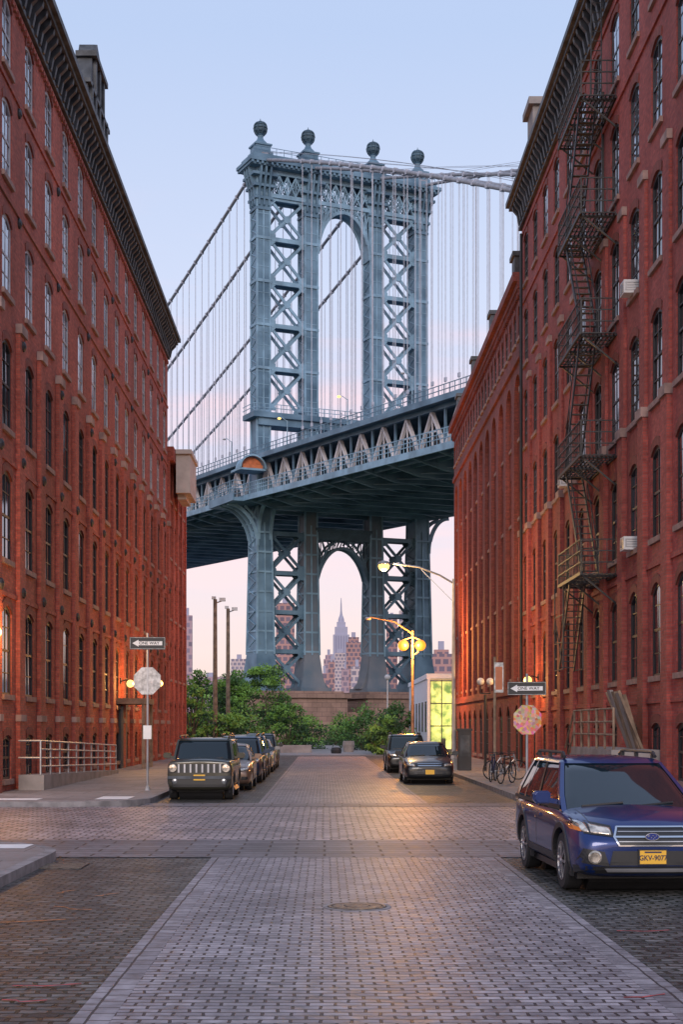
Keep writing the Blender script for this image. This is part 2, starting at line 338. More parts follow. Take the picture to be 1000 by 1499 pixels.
def cornice(P,L,z,parent,step=.62,proj=.75,hh=1.25):
    mb=MB(); pbox(mb,P,-.15,L+.15,z-hh,z-hh+.16,-.05,.14); pbox(mb,P,-.05,L+.05,z-hh+.15,z-.37,-.05,.07)
    pbox(mb,P,-.25,L+.25,z-.38,z-.2,-.05,proj*.8); pbox(mb,P,-.35,L+.35,z-.21,z,-.06,proj)
    a=.1
    while a<L-.2:
        pr=[(.06,z-.37),(proj*.72,z-.37),(proj*.66,z-.56),(.28,z-.78),(.2,z-hh+.1),(.06,z-hh+.05)]
        mb.prism(pr,lambda p:P(a,p[1],p[0]),lambda p:P(a+.2,p[1],p[0])); a+=step
    return mb.build('cornice','cornice',parent)
def shell(mb,P,L,H,D):
    q=lambda *pts: mb.add([P(*p) for p in pts],[tuple(range(len(pts)))])
    q((0,0,0),(0,H,0),(0,H,-D),(0,0,-D)); q((L,0,0),(L,H,0),(L,H,-D),(L,0,-D)); q((0,0,-D),(L,0,-D),(L,H,-D),(0,H,-D))
def roof(P,L,H,D,parent):
    mb=MB(); mb.add([P(0,H-.02,-.02),P(L,H-.02,-.02),P(L,H-.02,-D),P(0,H-.02,-D)],[(0,1,2,3)]); mb.build('roof','roof',parent)

# ---- left warehouse
LB=thing('warehouse','long red brick warehouse on the left with dark bracketed cornice and pale upper sashes','building',(-9.2,41.9,0))
P=lambda a,z,d:(d,a,z)
nb=14; bw=3.3; L1=nb*bw; H=24.4
cells=[(0,2.3,.45,1.75,.12,1.1),(2.3,6.2,2.9,5.5,.22,1.3),(6.2,10.1,6.8,9.4,.22,1.3),(10.1,13.9,10.6,13.2,.22,1.3),(13.9,17.2,14.5,16.8,.22,1.3),(17.2,20.5,17.85,20.15,.22,1.3),(20.5,H,21.05,23.1,.22,1.3)]
mb=MB()
for i in range(nb):
    for k,(z0,z1,s0,s1,ar,ow) in enumerate(cells):
        cell(mb,P,i*bw,(i+1)*bw,z0,z1,ow,s0,s1,ar,.12)
        up=k>=4; r=random.random()
        pane=('pane' if r<.5 else 'pane_mid') if up else ('pane_mid' if r<.12 else 'pane_dark')
        window(LB,1,(i+.5)*bw,s0,ow,s1-s0,ar,'light' if up else 'dark',pane)
shell(mb,P,L1,H,22)
mb.build('wall','brickL',LB); roof(P,L1,H,22,LB)
for i in range(nb+1):
    a=i*bw; w=.4
    mb=MB(); pbox(mb,P,max(0.004,a-w),min(L1-.004,a+w),0,13.7,-.02,.13); pl_=mb.build('pilaster','brickL',LB)
    for (z0,z1,e,d) in ((13.7,13.98,.05,.2),(2.15,2.35,.03,.17)):
        mc=MB(); pbox(mc,P,max(-.03,a-w-e),min(L1+.03,a+w+e),z0,z1,-.02,d); mc.build('pilaster_cap','stone',pl_)
for z in (5.85,9.75,17.35,20.7):
    mb=MB(); pbox(mb,P,0.006,L1-.006,z-.1,z+.02,-.02,.05); mb.build('string_course','brickL',LB)
mb=MB(); pbox(mb,P,0.006,L1-.006,23.25,23.35,-.02,.07); k=0
while k*.4<L1-.3: pbox(mb,P,k*.4+.05,k*.4+.22,23.1,23.27,-.02,.1); k+=1
mb.build('dentil_course','brickL',LB)
cornice(P,L1,H+.35,LB)
me=None
for i in range(nb+1):
    for z in (6.0,9.9,13.4,17.1,20.4):
        if i%2==0 and z>13: continue
        if me is None:
            mb=MB(); mb.lathe((0,0,0),[(.16,0),(.16,.05),(.06,.1),(.001,.1)],8,axis='x'); o=mb.build('anchor_plate','iron',LB); me=o.data
        else: o=link('anchor_plate',me,LB)
        o.location=(.13 if z<13.7 else .0,min(max(i*bw,.2),L1-.2),z)
mb=MB(); g=[(-2.6,0),(-2.4,1.0),(-1.7,1.3),(-1.35,2.4),(-.9,3.1),(0,3.5),(.9,3.1),(1.35,2.4),(1.7,1.3),(2.4,1.0),(2.6,0)]
mb.prism(g,lambda p:P(16+p[0],H+.33+p[1],.45),lambda p:P(16+p[0],H+.33+p[1],-.1))
for s0 in (-1.9,-1.0,-.0,1.0,1.9): pbox(mb,P,16+s0-.12,16+s0+.12,H+.35,H+.35+(1.2 if abs(s0)>1.5 else 2.7),.4,.58)
pbox(mb,P,16-1.5,16+1.5,H+2.75,H+2.95,-.15,.65); pbox(mb,P,16-2.5,16+2.5,H+1.35,H+1.5,-.16,.58)
mb.build('parapet_gable','cornice',LB)
mb=MB(); pbox(mb,P,25.2,27.2,.1,2.9,-.02,.12); mb.build('door','frame_dark',LB)
mb=MB(); pbox(mb,P,24.6,27.8,3.0,3.25,-.02,1.3); pbox(mb,P,24.7,24.85,0,3.01,1.1,1.25); pbox(mb,P,27.55,27.7,0,3.01,1.1,1.25); mb.build('canopy','wood',LB)
# ---- left rear building
L2=thing('warehouse','lower narrow brick building at the far left end with pale box at its roof','building',(-9.2,41.9+L1+.01,0))
n2=4; b2=2.7; ll=n2*b2; H2=18.2; mb=MB()
for i in range(n2):
    for (z0,z1,s0,s1) in ((0,4,1.0,3.4),(4,7.6,4.8,7.0),(7.6,11.2,8.4,10.6),(11.2,14.7,12,14.1),(14.7,H2,15.4,17.3)):
        cell(mb,P,i*b2,(i+1)*b2,z0,z1,1.2,s0,s1,.25,.12); window(L2,1,(i+.5)*b2,s0,1.2,s1-s0,.25,'dark','pane_dark')
shell(mb,P,ll,H2,20); mb.build('wall','brickL',L2); roof(P,ll,H2,20,L2)
for i in range(n2+1):
    mb=MB(); pbox(mb,P,max(.004,i*b2-.35),min(ll-.004,i*b2+.35),0,H2-.6,-.02,.12); mb.build('pilaster','brickL',L2)
mb=MB(); pbox(mb,P,0.002,ll-.002,H2-.6,H2+.2,-.02,.35); mb.build('parapet','brickL',L2)
mb=MB(); pbox(mb,P,1.4,5.6,15.9,18.2,.36,1.2); pbox(mb,P,1.2,5.8,18.19,18.45,.3,1.3); pbox(mb,P,2.0,5.0,15.6,15.91,.4,.9); mb.build('roof_box','cream',L2)

# ---- right near warehouse
RB=thing('warehouse','tall red brick warehouse on the right carrying the black fire escape','building',(9.0,36.3,0))
PR=lambda a,z,d:(-d,a,z)
nr=11; bw=2.93; LR=nr*bw; HR=25.4
cells=[(0,2.7,.6,2.1,.15,1.2),(2.7,6.5,3.35,5.9,.3,1.3),(6.5,10.2,7.1,9.6,.22,1.3),(10.2,13.9,10.8,13.3,.22,1.3),(13.9,17.6,14.5,17.0,.22,1.3),(17.6,21.2,18.2,20.6,.22,1.3),(21.2,HR,21.8,24.0,.22,1.3)]
mb=MB()
for i in range(nr):
    for k,(z0,z1,s0,s1,ar,ow) in enumerate(cells):
        cell(mb,PR,i*bw,(i+1)*bw,z0,z1,ow,s0,s1,ar,.12)
        r=random.random()
        window(RB,-1,(i+.5)*bw,s0,ow,s1-s0,ar,'dark','pane_dark' if r<.75 else ('pane_mid' if r<.96 else 'pane'))
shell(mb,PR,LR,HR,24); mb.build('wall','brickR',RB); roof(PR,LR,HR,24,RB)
for i in range(nr+1):
    a=i*bw; c0=lambda w:max(.004,a-w); c1=lambda w:min(LR-.004,a+w)
    mb=MB(); pbox(mb,PR,c0(.36),c1(.36),0,10.61,-.02,.15); pbox(mb,PR,c0(.34),c1(.34),10.6,17.2,-.02,.09); pl_=mb.build('pilaster','brickR',RB)
    for (z0,z1,e,d) in ((10.6,10.87,.40,.21),(17.2,17.45,.38,.15)):
        mc=MB(); pbox(mc,PR,c0(e),c1(e),z0,z1,-.02,d); mc.build('pilaster_cap','stone',pl_)
for z in (2.75,6.45,21.15,24.3):
    mb=MB(); pbox(mb,PR,.006,LR-.006,z-.12,z+.02,-.02,.06); mb.build('string_course','brickR',RB)
cornice(PR,LR,HR+.5,RB,proj=.7,hh=1.3)
mb=MB(); pbox(mb,PR,LR-2.2,LR-.5,HR,HR+4.0,-1.6,-.2); pbox(mb,PR,LR-2.4,LR-.3,HR+3.99,HR+4.3,-1.8,0); mb.build('chimney','concrete',RB)
mb=MB(); mb.tube([PR(30.9,.2,.2),PR(30.9,24,.2)],.07,8); mb.build('drain_pipe','iron',RB)
Y0=36.3; fa0=46.2-Y0; fa1=50.6-Y0; zs=[6.7,10.35,14.1,17.8,21.4]
mb=MB(); am=(fa0+fa1)/2
mb.beam(PR(am,zs[0]-1,.03),PR(am,zs[-1]+1,.03),.08)
for z in zs: mb.beam(PR(fa0,z-.06,.03),PR(fa1,z-.06,.03),.06,.06)
fe=mb.build('fire_escape','iron',RB)
for z in zs:
    for a in (fa0+.2,am,fa1-.2):
        mb=MB(); mb.beam(PR(a,z-.9,.0),PR(a,z-.08,1.0),.05); mb.beam(PR(a,z-.06,.0),PR(a,z-.06,1.1),.06); mb.build('bracket','iron',fe)
    mb=MB(); 
    for j in range(9): d=.08+j*.125; mb.beam(PR(fa0,z,d),PR(fa1,z,d),.04,.03)
    j=fa0
    while j<fa1: mb.beam(PR(j,z-.02,.05),PR(j,z-.02,1.1),.04,.03); j+=.45
    mb.beam(PR(fa0,z,1.12),PR(fa1,z,1.12),.05,.1)
    mb.build('platform','iron',fe)
    mb=MB()
    for zz in (.35,.7,1.05):
        mb.beam(PR(fa0,z+zz,1.12),PR(fa1,z+zz,1.12),.035); mb.beam(PR(fa0,z+zz,.05),PR(fa0,z+zz,1.12),.035); mb.beam(PR(fa1,z+zz,.05),PR(fa1,z+zz,1.12),.035)
    for j in range(17): a=fa0+(fa1-fa0)*j/16; mb.beam(PR(a,z,1.12),PR(a,z+1.05,1.12),.022)
    for j in range(5):
        for a in (fa0,fa1): mb.beam(PR(a,z,.05+j*.26),PR(a,z+1.05,.05+j*.26),.022)
    mb.build('railing','iron',fe)
def stair(z0,z1,a0,a1,d0,d1):
    mb=MB()
    for d in (d0,d1):
        mb.beam(PR(a0,z0,d),PR(a1,z1,d),.04,.16); mb.beam(PR(a0,z0+.85,d),PR(a1,z1+.85,d),.03)
        for t in (.05,.35,.65,.95): a=a0+(a1-a0)*t; z=z0+(z1-z0)*t; mb.beam(PR(a,z,d),PR(a,z+.85,d),.025)
    n=14
    for i in range(n): t=(i+.5)/n; a=a0+(a1-a0)*t; z=z0+(z1-z0)*t; mb.beam(PR(a,z,d0),PR(a,z,d1),.16,.025)
    mb.build('stair','iron',fe)
for k in range(4):
    if k%2==0: stair(zs[k],zs[k+1],fa0+.5,fa1-.9,.5,1.0)
    else: stair(zs[k],zs[k+1],fa1-.5,fa0+.9,.5,1.0)
stair(3.9,zs[0],fa1+.6,fa1-1.6,.5,1.0)
mb=MB()
for d in (.45,1.1):
    for a in (fa1-.9,fa1+.9): mb.beam(PR(a,3.9,d),PR(a,zs[0],d),.04)
for z in (3.9,4.8,5.7):
    for d in (.45,1.1): mb.beam(PR(fa1-.9,z,d),PR(fa1+.9,z,d),.035)
mb.beam(PR(fa1-.9,3.9,1.1),PR(fa1+.9,5.7,1.1),.03); mb.build('ladder_cage','iron',fe)
mb=MB()
for d in (.3,.62): mb.beam(PR(fa0+1,zs[-1],d),PR(fa0+1,HR+1,d),.035)
k=zs[-1]
while k<HR+1: mb.beam(PR(fa0+1,k,.3),PR(fa0+1,k,.62),.02); k+=.3
mb.build('roof_ladder','iron',fe)

# ---- right rear warehouse with tall arches
R2=thing('warehouse','darker brick warehouse on the right with tall arched bays beyond the fire escape building','building',(9.0,36.3+LR+.01,0))
n3=11; b3=3.25; L3=n3*b3; mb=MB(); mk=MB()
for i in range(n3):
    a0=i*b3; a1=a0+b3
    cell(mb,PR,a0,a1,0,3.6,1.5,.4,3.0,.5,.12,True); window(R2,-1,(a0+a1)/2,.4,1.5,2.6,.5,'dark','pane_dark')
    cell(mb,PR,a0,a1,3.6,19.0,2.3,3.9,18.4,1.15,.22,True)
    for k,(z0,z1) in enumerate(((3.6,7.4),(7.4,11.1),(11.1,14.8),(14.8,19.0))):
        cell(mk,PR,a0+.4,a1-.4,z0,z1,1.5,z0+.7,z0+3.1,.2,.12,dd=-.2)
        window(R2,-1,(a0+a1)/2,z0+.7,1.5,2.4,.2,'dark','pane_dark',dd=-.28,lintel=False)
    cell(mb,PR,a0,a0+b3/2,19.0,22.0,.8,19.9,21.4,.35,.12,True); cell(mb,PR,a0+b3/2,a1,19.0,22.0,.8,19.9,21.4,.35,.12,True)
    for c in (a0+b3*.25,a0+b3*.75): window(R2,-1,c,19.9,.8,1.5,.35,'dark','pane_dark')
shell(mb,PR,L3,22.0,24)
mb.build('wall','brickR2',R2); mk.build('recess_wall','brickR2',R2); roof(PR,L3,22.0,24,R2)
mb=MB(); pbox(mb,PR,.004,L3-.004,22.0,22.3,-.3,.2); pbox(mb,PR,.004,L3-.004,22.29,22.7,-.31,.4)
k=.1
while k<L3-.3: pbox(mb,PR,k,k+.16,21.7,22.02,-.02,.14); k+=.36
mb.build('parapet','brickR2',R2)
for (z0,z1) in ((18.85,19.1),(3.5,3.7)):
    mb=MB(); pbox(mb,PR,0.004,L3-.004,z0,z1,-.02,.12); mb.build('string_course','brickR2',R2)
for i in (0,3,6,9): 
    mb=MB(); pbox(mb,PR,i*b3+.2,i*b3+1.2,22.69,23.5,-.5,.3); pbox(mb,PR,i*b3+.1,i*b3+1.3,23.49,23.7,-.6,.4); mb.build('chimney','cornice',R2)

def ac(label,a,z):
    t=thing('air_conditioner',label,'air conditioner',(9.0,a,z),0,'air conditioners on the right facade')
    mb=MB(); mb.box(-.36,.15,-.28,.28,0,.38); mb.build('casing','white',t)
    mb=MB(); mb.box(-.362,-.355,-.25,.25,.04,.35)
    for k in range(5): mb.box(-.375,-.358,-.24,.24,.05+k*.06,.08+k*.06)
    for k in range(4): mb.box(-.32,.1,-.295,-.275,.07+k*.07,.10+k*.07)
    mb.box(-.32,-.28,-.293,-.275,.07,.31)
    mb.build('grille','metal_grey',t)
ac('white window air conditioner highest on the right brick facade, beside the fire escape',36.3+2.5*2.93,14.5)
ac('white window air conditioner low on the right facade near the bottom fire escape platform',36.3+2.5*2.93,7.1)
ac('white window air conditioner on the right facade left of the fire escape',36.3+6.5*2.93,10.8)
def point(loc,e,c,r=.1,parent=None):
    l=bpy.data.lights.new('lamp','POINT'); l.energy=e; l.color=c; l.shadow_soft_size=r; o=bpy.data.objects.new('lamp_light',l); col.objects.link(o); o.location=loc
    if parent: o.parent=parent
    return o
def wall_lamp(label,X,Y,Z,s,e):
    t=thing('wall_lamp',label,'lamp',(X,Y,Z),0,'lit wall lamps')
    mb=MB(); mb.tube([(0,0,.1),(s*.25,0,.18),(s*.4,0,.1)],.025); mb.box(-.03 if s>0 else -.02,.02 if s>0 else .03,-.08,.08,0,.25); mb.build('bracket','iron',t)
    mb=MB(); mb.sphere((s*.42,0,0),.17,10); mb.build('globe','lampwarm',t,smooth=True)
    point((s*.75,0,0),e,(1,.5,.14),.15,t)
wall_lamp('glowing globe lamp left of the canopied door on the left warehouse',-9.05,66.8,3.9,1,260)
wall_lamp('glowing globe lamp right of the canopied door on the left warehouse',-8.5,73.6,4.1,1,230)
wall_lamp('amber wall lamp at the near corner of the left warehouse',-9.5,41.5,4.6,1,240)
wall_lamp('amber wall lamp on right warehouse behind the right one way sign',8.8,61.9,3.9,-1,200)

t=thing('access_ramp','concrete access ramp with grey tubular metal railing along left warehouse','ramp',(-8.4,44.2,.13))
mb=MB(); mb.add([(-.6,0,0),(.15,0,0),(.15,16,0),(-.6,16,0),(-.6,0,.45),(.15,0,.45),(.15,16,.12),(-.6,16,.12)],[(3,2,1,0),(4,5,6,7),(0,1,5,4),(1,2,6,5),(2,3,7,6),(3,0,4,7)]); mb.build('ramp_slab','concrete',t)
mb=MB()
for k in range(11):
    y=k*1.6; zb=.45-.33*y/16; mb.tube([(.05,y,zb),(.05,y,zb+1.0)],.03,6)
for h in (.25,.5,.75,1.0): mb.tube([(.05,0,.45+h),(.05,16,.12+h)],.028,6)
for h in (.5,1.0): mb.tube([(.05,0,.45+h),(-.6,0,.45+h)],.028,6)
mb.build('railing','metal_grey',t)
t=thing('loading_dock','raised loading dock with rusty metal railing on right warehouse beside the stoop','loading dock',(8.9,39.8,.13))
mb=MB(); mb.box(-1.3,0,0,6.5,0,1.25)
for k in range(6): mb.box(-1.3,0,6.5+k*.28,6.78+k*.28,0,1.25-(k+1)*.2)
mb.build('platform','concrete',t)
mb=MB()
for k in range(6): mb.tube([(-1.22,.1+k*1.25,1.25),(-1.22,.1+k*1.25,2.35)],.035,6)
for h in (.4,.75,1.1): mb.tube([(-1.22,.1,1.25+h),(-1.22,6.4,1.25+h)],.03,6)
for h in (.5,1.1): mb.tube([(-1.22,6.4,1.25+h),(-1.22,8.1,.1+h)],.03,6)
mb.build('railing','wood',t)
t=thing('folding_panel','pale boards leaning upright above loading dock on right warehouse','panel',(8.0,41.2,1.38))
for k in range(4):
    mb=MB(); y=k*.42; mb.prism([(.62,0),(.72,0),(.27-.04*k,1.5+.05*k),(.17-.04*k,1.5+.05*k)],lambda p:(p[0],y,p[1]),lambda p:(p[0],y+.38,p[1])); mb.build('board','concrete' if k%2 else 'wood',t)
for y in (-.08,1.68):
    mb=MB(); mb.beam((.7,y,0),(.05,y,1.6),.07); mb.build('panel_bar','wood',t)

t=thing('shop','small white flat roofed shop with bright yellow lit glass front at street end','building',(7.37,106.5,0))
mb=MB(); mb.box(0,12,.5,24,-.1,5.4); mb.box(-.1,12,.3,24,5.4,5.75); mb.box(-.05,.14,.25,.5,-.1,5.41); mb.build('wall','shopwall',t)
for k in range(6):
    mb=MB(); mb.box(-.04,0.01,2+k*3.6,3.2+k*3.6,1.6,3.8); mb.build('window','pane_mid',t)
mb=MB(); mb.box(.15,4.5,.42,.48,.2,5.2); mb.build('glass_front','shoplit',t)
mb=MB()
for k in range(5): mb.box(.14+k*.8,.20+k*.8,.34,.41,0,5.3)
for z in (.1,2.0,3.6,5.2): mb.box(.1,4.5,.36,.40,z,z+.07)
mb.build('mullions','frame_dark',t)
mb=MB()
for k in range(6): mb.box(.3+k*.7,.55+k*.7,.36,.415,.2,.9+.25*(k%3))
mb.box(.2,4.5,.37,.417,.2,.4)
mb.build('display_shelf','cornice',t)
point((2,-1.0,2.6),60,(.9,1,.35),.5,t)

# ------------------------------------------------------------ BRIDGE
BR=thing('suspension_bridge','blue grey steel suspension bridge with arched tower spanning between the brick warehouses','bridge',(-9.8,230,0),math.atan2(.421,.908))
WL=[0,8,19.3,27.3]
def dz(m): return .042*m if m<0 else .028*m
def lacing(mb,w,m0,m1,z0,z1,st):
    z=z0; i=0
    while z<z1-.2:
        a,b=(m0,m1) if i%2==0 else (m1,m0); mb.beam((w,a,z),(w,b,min(z+st,z1)),.1,.14,up=(1,0,0)); z+=st; i+=1
for i,w in enumerate(WL):
    a,b=1.05,1.2; inner=i in (1,2); ka=.9 if inner else 1; kb=.72 if inner else 1
    mb=MB(); mb.box(w-a,w+a,-b,b,43,86.9); leg=mb.build('tower_leg','steel',BR)
    mb=MB(); prof=[(43,1.08*ka,1.4*kb),(33,1.12*ka,1.6*kb),(20,1.22*ka,1.85*kb),(13,1.45*ka,2.1*kb),(9.5,1.9*ka,2.6*kb),(7.9,2.4*ka,3.0*kb)]
    for (z1,a1,b1),(z0,a0,b0) in zip(prof[:-1],prof[1:]):
        mb.add([(w-a0,-b0,z0),(w+a0,-b0,z0),(w+a0,b0,z0),(w-a0,b0,z0),(w-a1,-b1,z1),(w+a1,-b1,z1),(w+a1,b1,z1),(w-a1,b1,z1)],[(0,1,5,4),(1,2,6,5),(2,3,7,6),(3,0,4,7)])
    mb.box(w-2.6,w+2.6,-3.2,3.2,7.3,7.95)
    lf=mb.build('tower_leg_base','steel_rust' if inner else 'steel',BR)
    mb=MB()
    for s_ in (-1,1):
        for m_ in (-1,1):
            mb.beam((w+s_*1.12*ka,m_*1.6*kb,33),(w+s_*1.42*ka,m_*2.1*kb,13),.26); mb.beam((w+s_*1.08*ka,m_*1.4*kb,43),(w+s_*1.12*ka,m_*1.6*kb,33),.26)
    for z,q in ((13.5,1.5),(16.5,1.4),(19.5,1.32),(22.5,1.29),(25.5,1.26),(28.5,1.23),(31.5,1.2)): mb.box(w-(q+.03)*ka,w+(q+.03)*ka,-(q+.66)*kb,(q+.66)*kb,z-.14,z+.14)
    mb.beam((w,-2.13*kb,13),(w,-1.62*kb,33),.2)
    mb.build('base_angles','steel_pale',lf)
    mb=MB()
    for s_ in (-1,1):
        for m_ in (-1,1): mb.box(w+s_*a-.13,w+s_*a+.13,m_*b-.13,m_*b+.13,43.1,86.8)
    for z in (50,56.6,63.2,69.8,76.4,83): mb.box(w-a-.18,w+a+.18,-b-.18,b+.18,z-.2,z+.2)
    mb.box(w-.10,w+.10,-b-.12,-b+.02,44.2,86.5)
    for z in range(46,86,2): mb.box(w-a+.1,w+a-.1,-b-.05,-b+.01,z,z+.1)
    mb.build('edge_angles','steel_pale',leg)
    for (ww,x0,x1,z0,z1,q) in ((w-a-.03,-b+.2,b-.2,50,83,.9),(w+a+.03,-b+.2,b-.2,50,83,.9),(w-1.42*ka,-1.4*kb,1.4*kb,13,32,1.1)):
        mb=MB(); lacing(mb,ww,x0,x1,z0,z1,q); mb.build('lacing_bars','steel_pale',leg)
    mb=MB()
    for k,(z,e) in enumerate(((80.6,.2),(82.2,.4),(84.0,.65),(85.6,1.0))): mb.box(w-a-e,w+a+e,-b-e,b+e,z,z+.4)
    mb.box(w-a-.12,w+a+.12,-b-.12,b+.12,80.6,86.9)
    for s_ in (-1,1):
        for m_ in (-.9,0,.9): mb.prism([(0,81),(.35,81.3),(.5,83.5),(1.3,86.2),(1.3,86.9),(0,86.9)],lambda p:(w+s_*(a+p[0]),m_-.15,p[1]),lambda p:(w+s_*(a+p[0]),m_+.15,p[1]))
        for m_ in (-.8,0,.8): mb.prism([(0,81),(.35,81.3),(.5,83.5),(1.3,86.2),(1.3,86.9),(0,86.9)],lambda p:(w+m_-.15,s_*(b+p[0]),p[1]),lambda p:(w+m_+.15,s_*(b+p[0]),p[1]))
    mb.build('capital','steel',leg)
    mb=MB(); mb.box(w-1.5,w+1.5,-1.5,1.5,88.7,89.5); mb.box(w-1.2,w+1.2,-1.2,1.2,89.5,90.5); mb.box(w-1.4,w+1.4,-1.4,1.4,90.5,90.75)
    mb.lathe((w,0,90.75),[(1.15,0),(1.0,.4),(.6,.8),(.42,1.2),(.5,1.5),(.7,1.6),(.45,1.75)],16)
    fn=mb.build('finial','steel',BR)
    mb=MB(); mb.sphere((w,0,93.35),1.0,14)
    for k in range(8):
        t=2*PI*k/8; mb.tube([(w+1.07*math.sin(p)*math.cos(t),1.07*math.sin(p)*math.sin(t),93.35-1.07*math.cos(p)) for p in [PI*j/10 for j in range(1,10)]],.1,4)
    for zz in (-.5,0,.5): mb.lathe((w,0,93.35+zz),[(math.sqrt(1.0-zz*zz),-.09),(math.sqrt(1.0-zz*zz)+.14,0),(math.sqrt(1.0-zz*zz),.09)],16)
    mb.tube([(w,0,94.3),(w,0,94.9)],.12,6,.03)
    mb.build('finial_globe','steel_dark',fn)
def brace(w0,w1,z0,z1,name='cross_brace',mat='steel_pale'):
    mb=MB()
    for m_ in (-.95,.95):
        mb.beam((w0,m_,z0),(w1,m_,z1),.22,.42); mb.beam((w0,m_+.06,z1),(w1,m_+.06,z0),.22,.42)
        c=((w0+w1)/2,m_,(z0+z1)/2); mb.lathe((c[0],m_-.16,c[2]),[(.6,0),(.6,.36)],8,axis='y')
        for (x,z) in ((w0,z0),(w1,z0),(w0,z1),(w1,z1)):
            sx=1 if x==w0 else -1; sz=1 if z==z0 else -1
            mb.prism([(0,0),(1.0,0),(1.0,.4),(.4,1.0),(0,1.0)],lambda p:(x+sx*p[0],m_-.14,z+sz*p[1]),lambda p:(x+sx*p[0],m_+.14,z+sz*p[1]))
    for t in (.15,.35,.65,.85):
        mb.beam((w0+(w1-w0)*t,-.95,z0+(z1-z0)*t),(w0+(w1-w0)*t,.95,z0+(z1-z0)*t),.12)
    mb.build(name,mat,BR)
    mb=MB(); mb.box(w0,w1,-1.12,-.82,z1-.32,z1+.32); mb.box(w0,w1,.82,1.12,z1-.32,z1+.32); mb.box(w0+.01,w1-.01,-.85,.85,z1+.1,z1+.2)
    mb.build('strut',mat,BR)
zn=[50,56.6,63.2,69.8,76.4,82.6]
for (i,j) in ((0,1),(2,3)):
    for z0,z1 in zip(zn[:-1],zn[1:]): brace(WL[i]+1.05,WL[j]-1.05,z0+.3,z1)
    for z0,z1 in zip([7.9,13.5,19.5,25.5],[13.5,19.5,25.5,31.5]): brace(WL[i]+1.2,WL[j]-1.2,z0+.2,z1,mat='steel')
mb=MB()
for m_ in (-1.2,1.2):
    mb.box(-1,28.3,m_-.15,m_+.15,82.7,83.3); mb.box(-1,28.3,m_-.15,m_+.15,86.2,86.9)
    for (w0,w1,n) in ((1.3,6.7,4),(9.3,18.0,6),(20.6,26.0,4)):
        for k in range(n):
            a=w0+(w1-w0)*k/n; b=w0+(w1-w0)*(k+1)/n
            mb.beam((a,m_,83.3),(b,m_,86.2),.12,.22); mb.beam((a,m_+.03,86.2),(b,m_+.03,83.3),.12,.22); mb.beam((b,m_,83.3),(b,m_,86.2),.15,.2)
            c=(a+b)/2; ring=[(c+.42*math.cos(2*PI*q/10),m_,84.75+.42*math.sin(2*PI*q/10)) for q in range(11)]; mb.tube(ring,.1,4)
mb.build('frieze_truss','steel_pale',BR)
mb=MB(); mb.box(-2.4,29.7,-2.6,2.6,86.9,87.4); mb.box(-2.8,30.1,-3.0,3.0,87.4,87.9); mb.box(-2.2,29.5,-2.4,2.4,87.9,88.7)
k=-2.6
while k<30: mb.box(k,k+.35,-2.95,2.95,87.0,87.41); k+=.8
mb.build('tower_cornice','steel',BR)
mb=MB()
k=-2
while k<29.5: mb.tube([(k,-2.2,88.7),(k,-2.2,89.8)],.05,4); k+=1.25
mb.tube([(-2,-2.2,89.8),(29.3,-2.2,89.8)],.05,4); mb.tube([(-2,-2.2,89.3),(29.3,-2.2,89.3)],.04,4); mb.build('top_railing','steel',BR)
def tower_arch(cz,rz,rw,ztop,thick,mat,name,lat=True,dm=1.1):
    mb=MB(); c=13.65; n=26
    pts=[(c-rw*math.cos(PI*i/n),cz+rz*math.sin(PI*i/n)) for i in range(n+1)]
    for m_ in (-dm,dm):
        for p,q in zip(pts[:-1],pts[1:]): mb.beam((p[0],m_,p[1]),(q[0],m_,q[1]),.3,thick)
        o2=[(c-rw*math.cos(PI*i/n),cz+(rz+1.3)*math.sin(PI*i/n)) for i in range(n+1)]
        for i in range(3,n-2):
            if i<n-3: mb.beam((o2[i][0],m_,o2[i][1]),(o2[i+1][0],m_,o2[i+1][1]),.25,.3)
            if lat: mb.beam((pts[i][0],m_,pts[i][1]),(o2[i][0],m_,o2[i][1]),.12)
            mb.beam((pts[i][0],m_,pts[i][1]),(o2[min(i+1,n)][0],m_,o2[min(i+1,n)][1]),.1)
        for s_ in (-1,1):
            for k in range(5):
                x=c+s_*rw*(1-.17*k); zz=cz+rz*math.sqrt(max(0,1-(1-.17*k)**2))+.7
                x2=c+s_*rw*(1-.17*(k+1)); zz2=cz+rz*math.sqrt(max(0,1-(1-.17*(k+1))**2))+.7
                if zz<ztop:
                    if lat or k<2: mb.beam((x,m_,zz),(x,m_,ztop),.14,.16)
                    mb.beam((x,m_,ztop),(x2,m_,zz2),.14,.18)
                    if lat: mb.beam((x,m_,zz),(x2,m_,ztop),.12,.16)
    for p,q in zip(pts[:-1],pts[1:]): mb.add([(p[0],-dm,p[1]),(q[0],-dm,q[1]),(q[0],dm,q[1]),(p[0],dm,p[1])],[(0,1,2,3)])
    mb.build(name,mat,BR)
tower_arch(75.2,6.9,4.4,82.9,.5,'steel_pale','arch')
tower_arch(22.2,7.6,4.65,31.6,.45,'steel','arch',False,.8)
mb=MB(); mb.box(9,18.3,-1.3,1.3,30.9,32.4); mb.box(8.8,18.5,-1.45,1.45,32.3,32.7)
mb.build('portal_beam','steel_dark',BR)
for s_,w in ((1,8+1.0),(-1,19.3-1.0)):
    mb=MB(); pr=[(0,7.9),(2.0,7.9),(1.25,8.8),(.7,10.5),(.35,13),(.12,17),(.05,24),(0,24)]
    mb.prism(pr,lambda p:(w+s_*p[0],-1.3,p[1]),lambda p:(w+s_*p[0],1.3,p[1]))
    mb.build('arch_skirt','steel_rust',BR)
mb=MB(); mb.box(-2.0,29.3,-2.3,2.3,48.9,49.7); mb.box(-1,28.3,-1.8,1.8,47.8,48.91); mb.build('portal_strut','steel',BR)
mb=MB(); k=-2
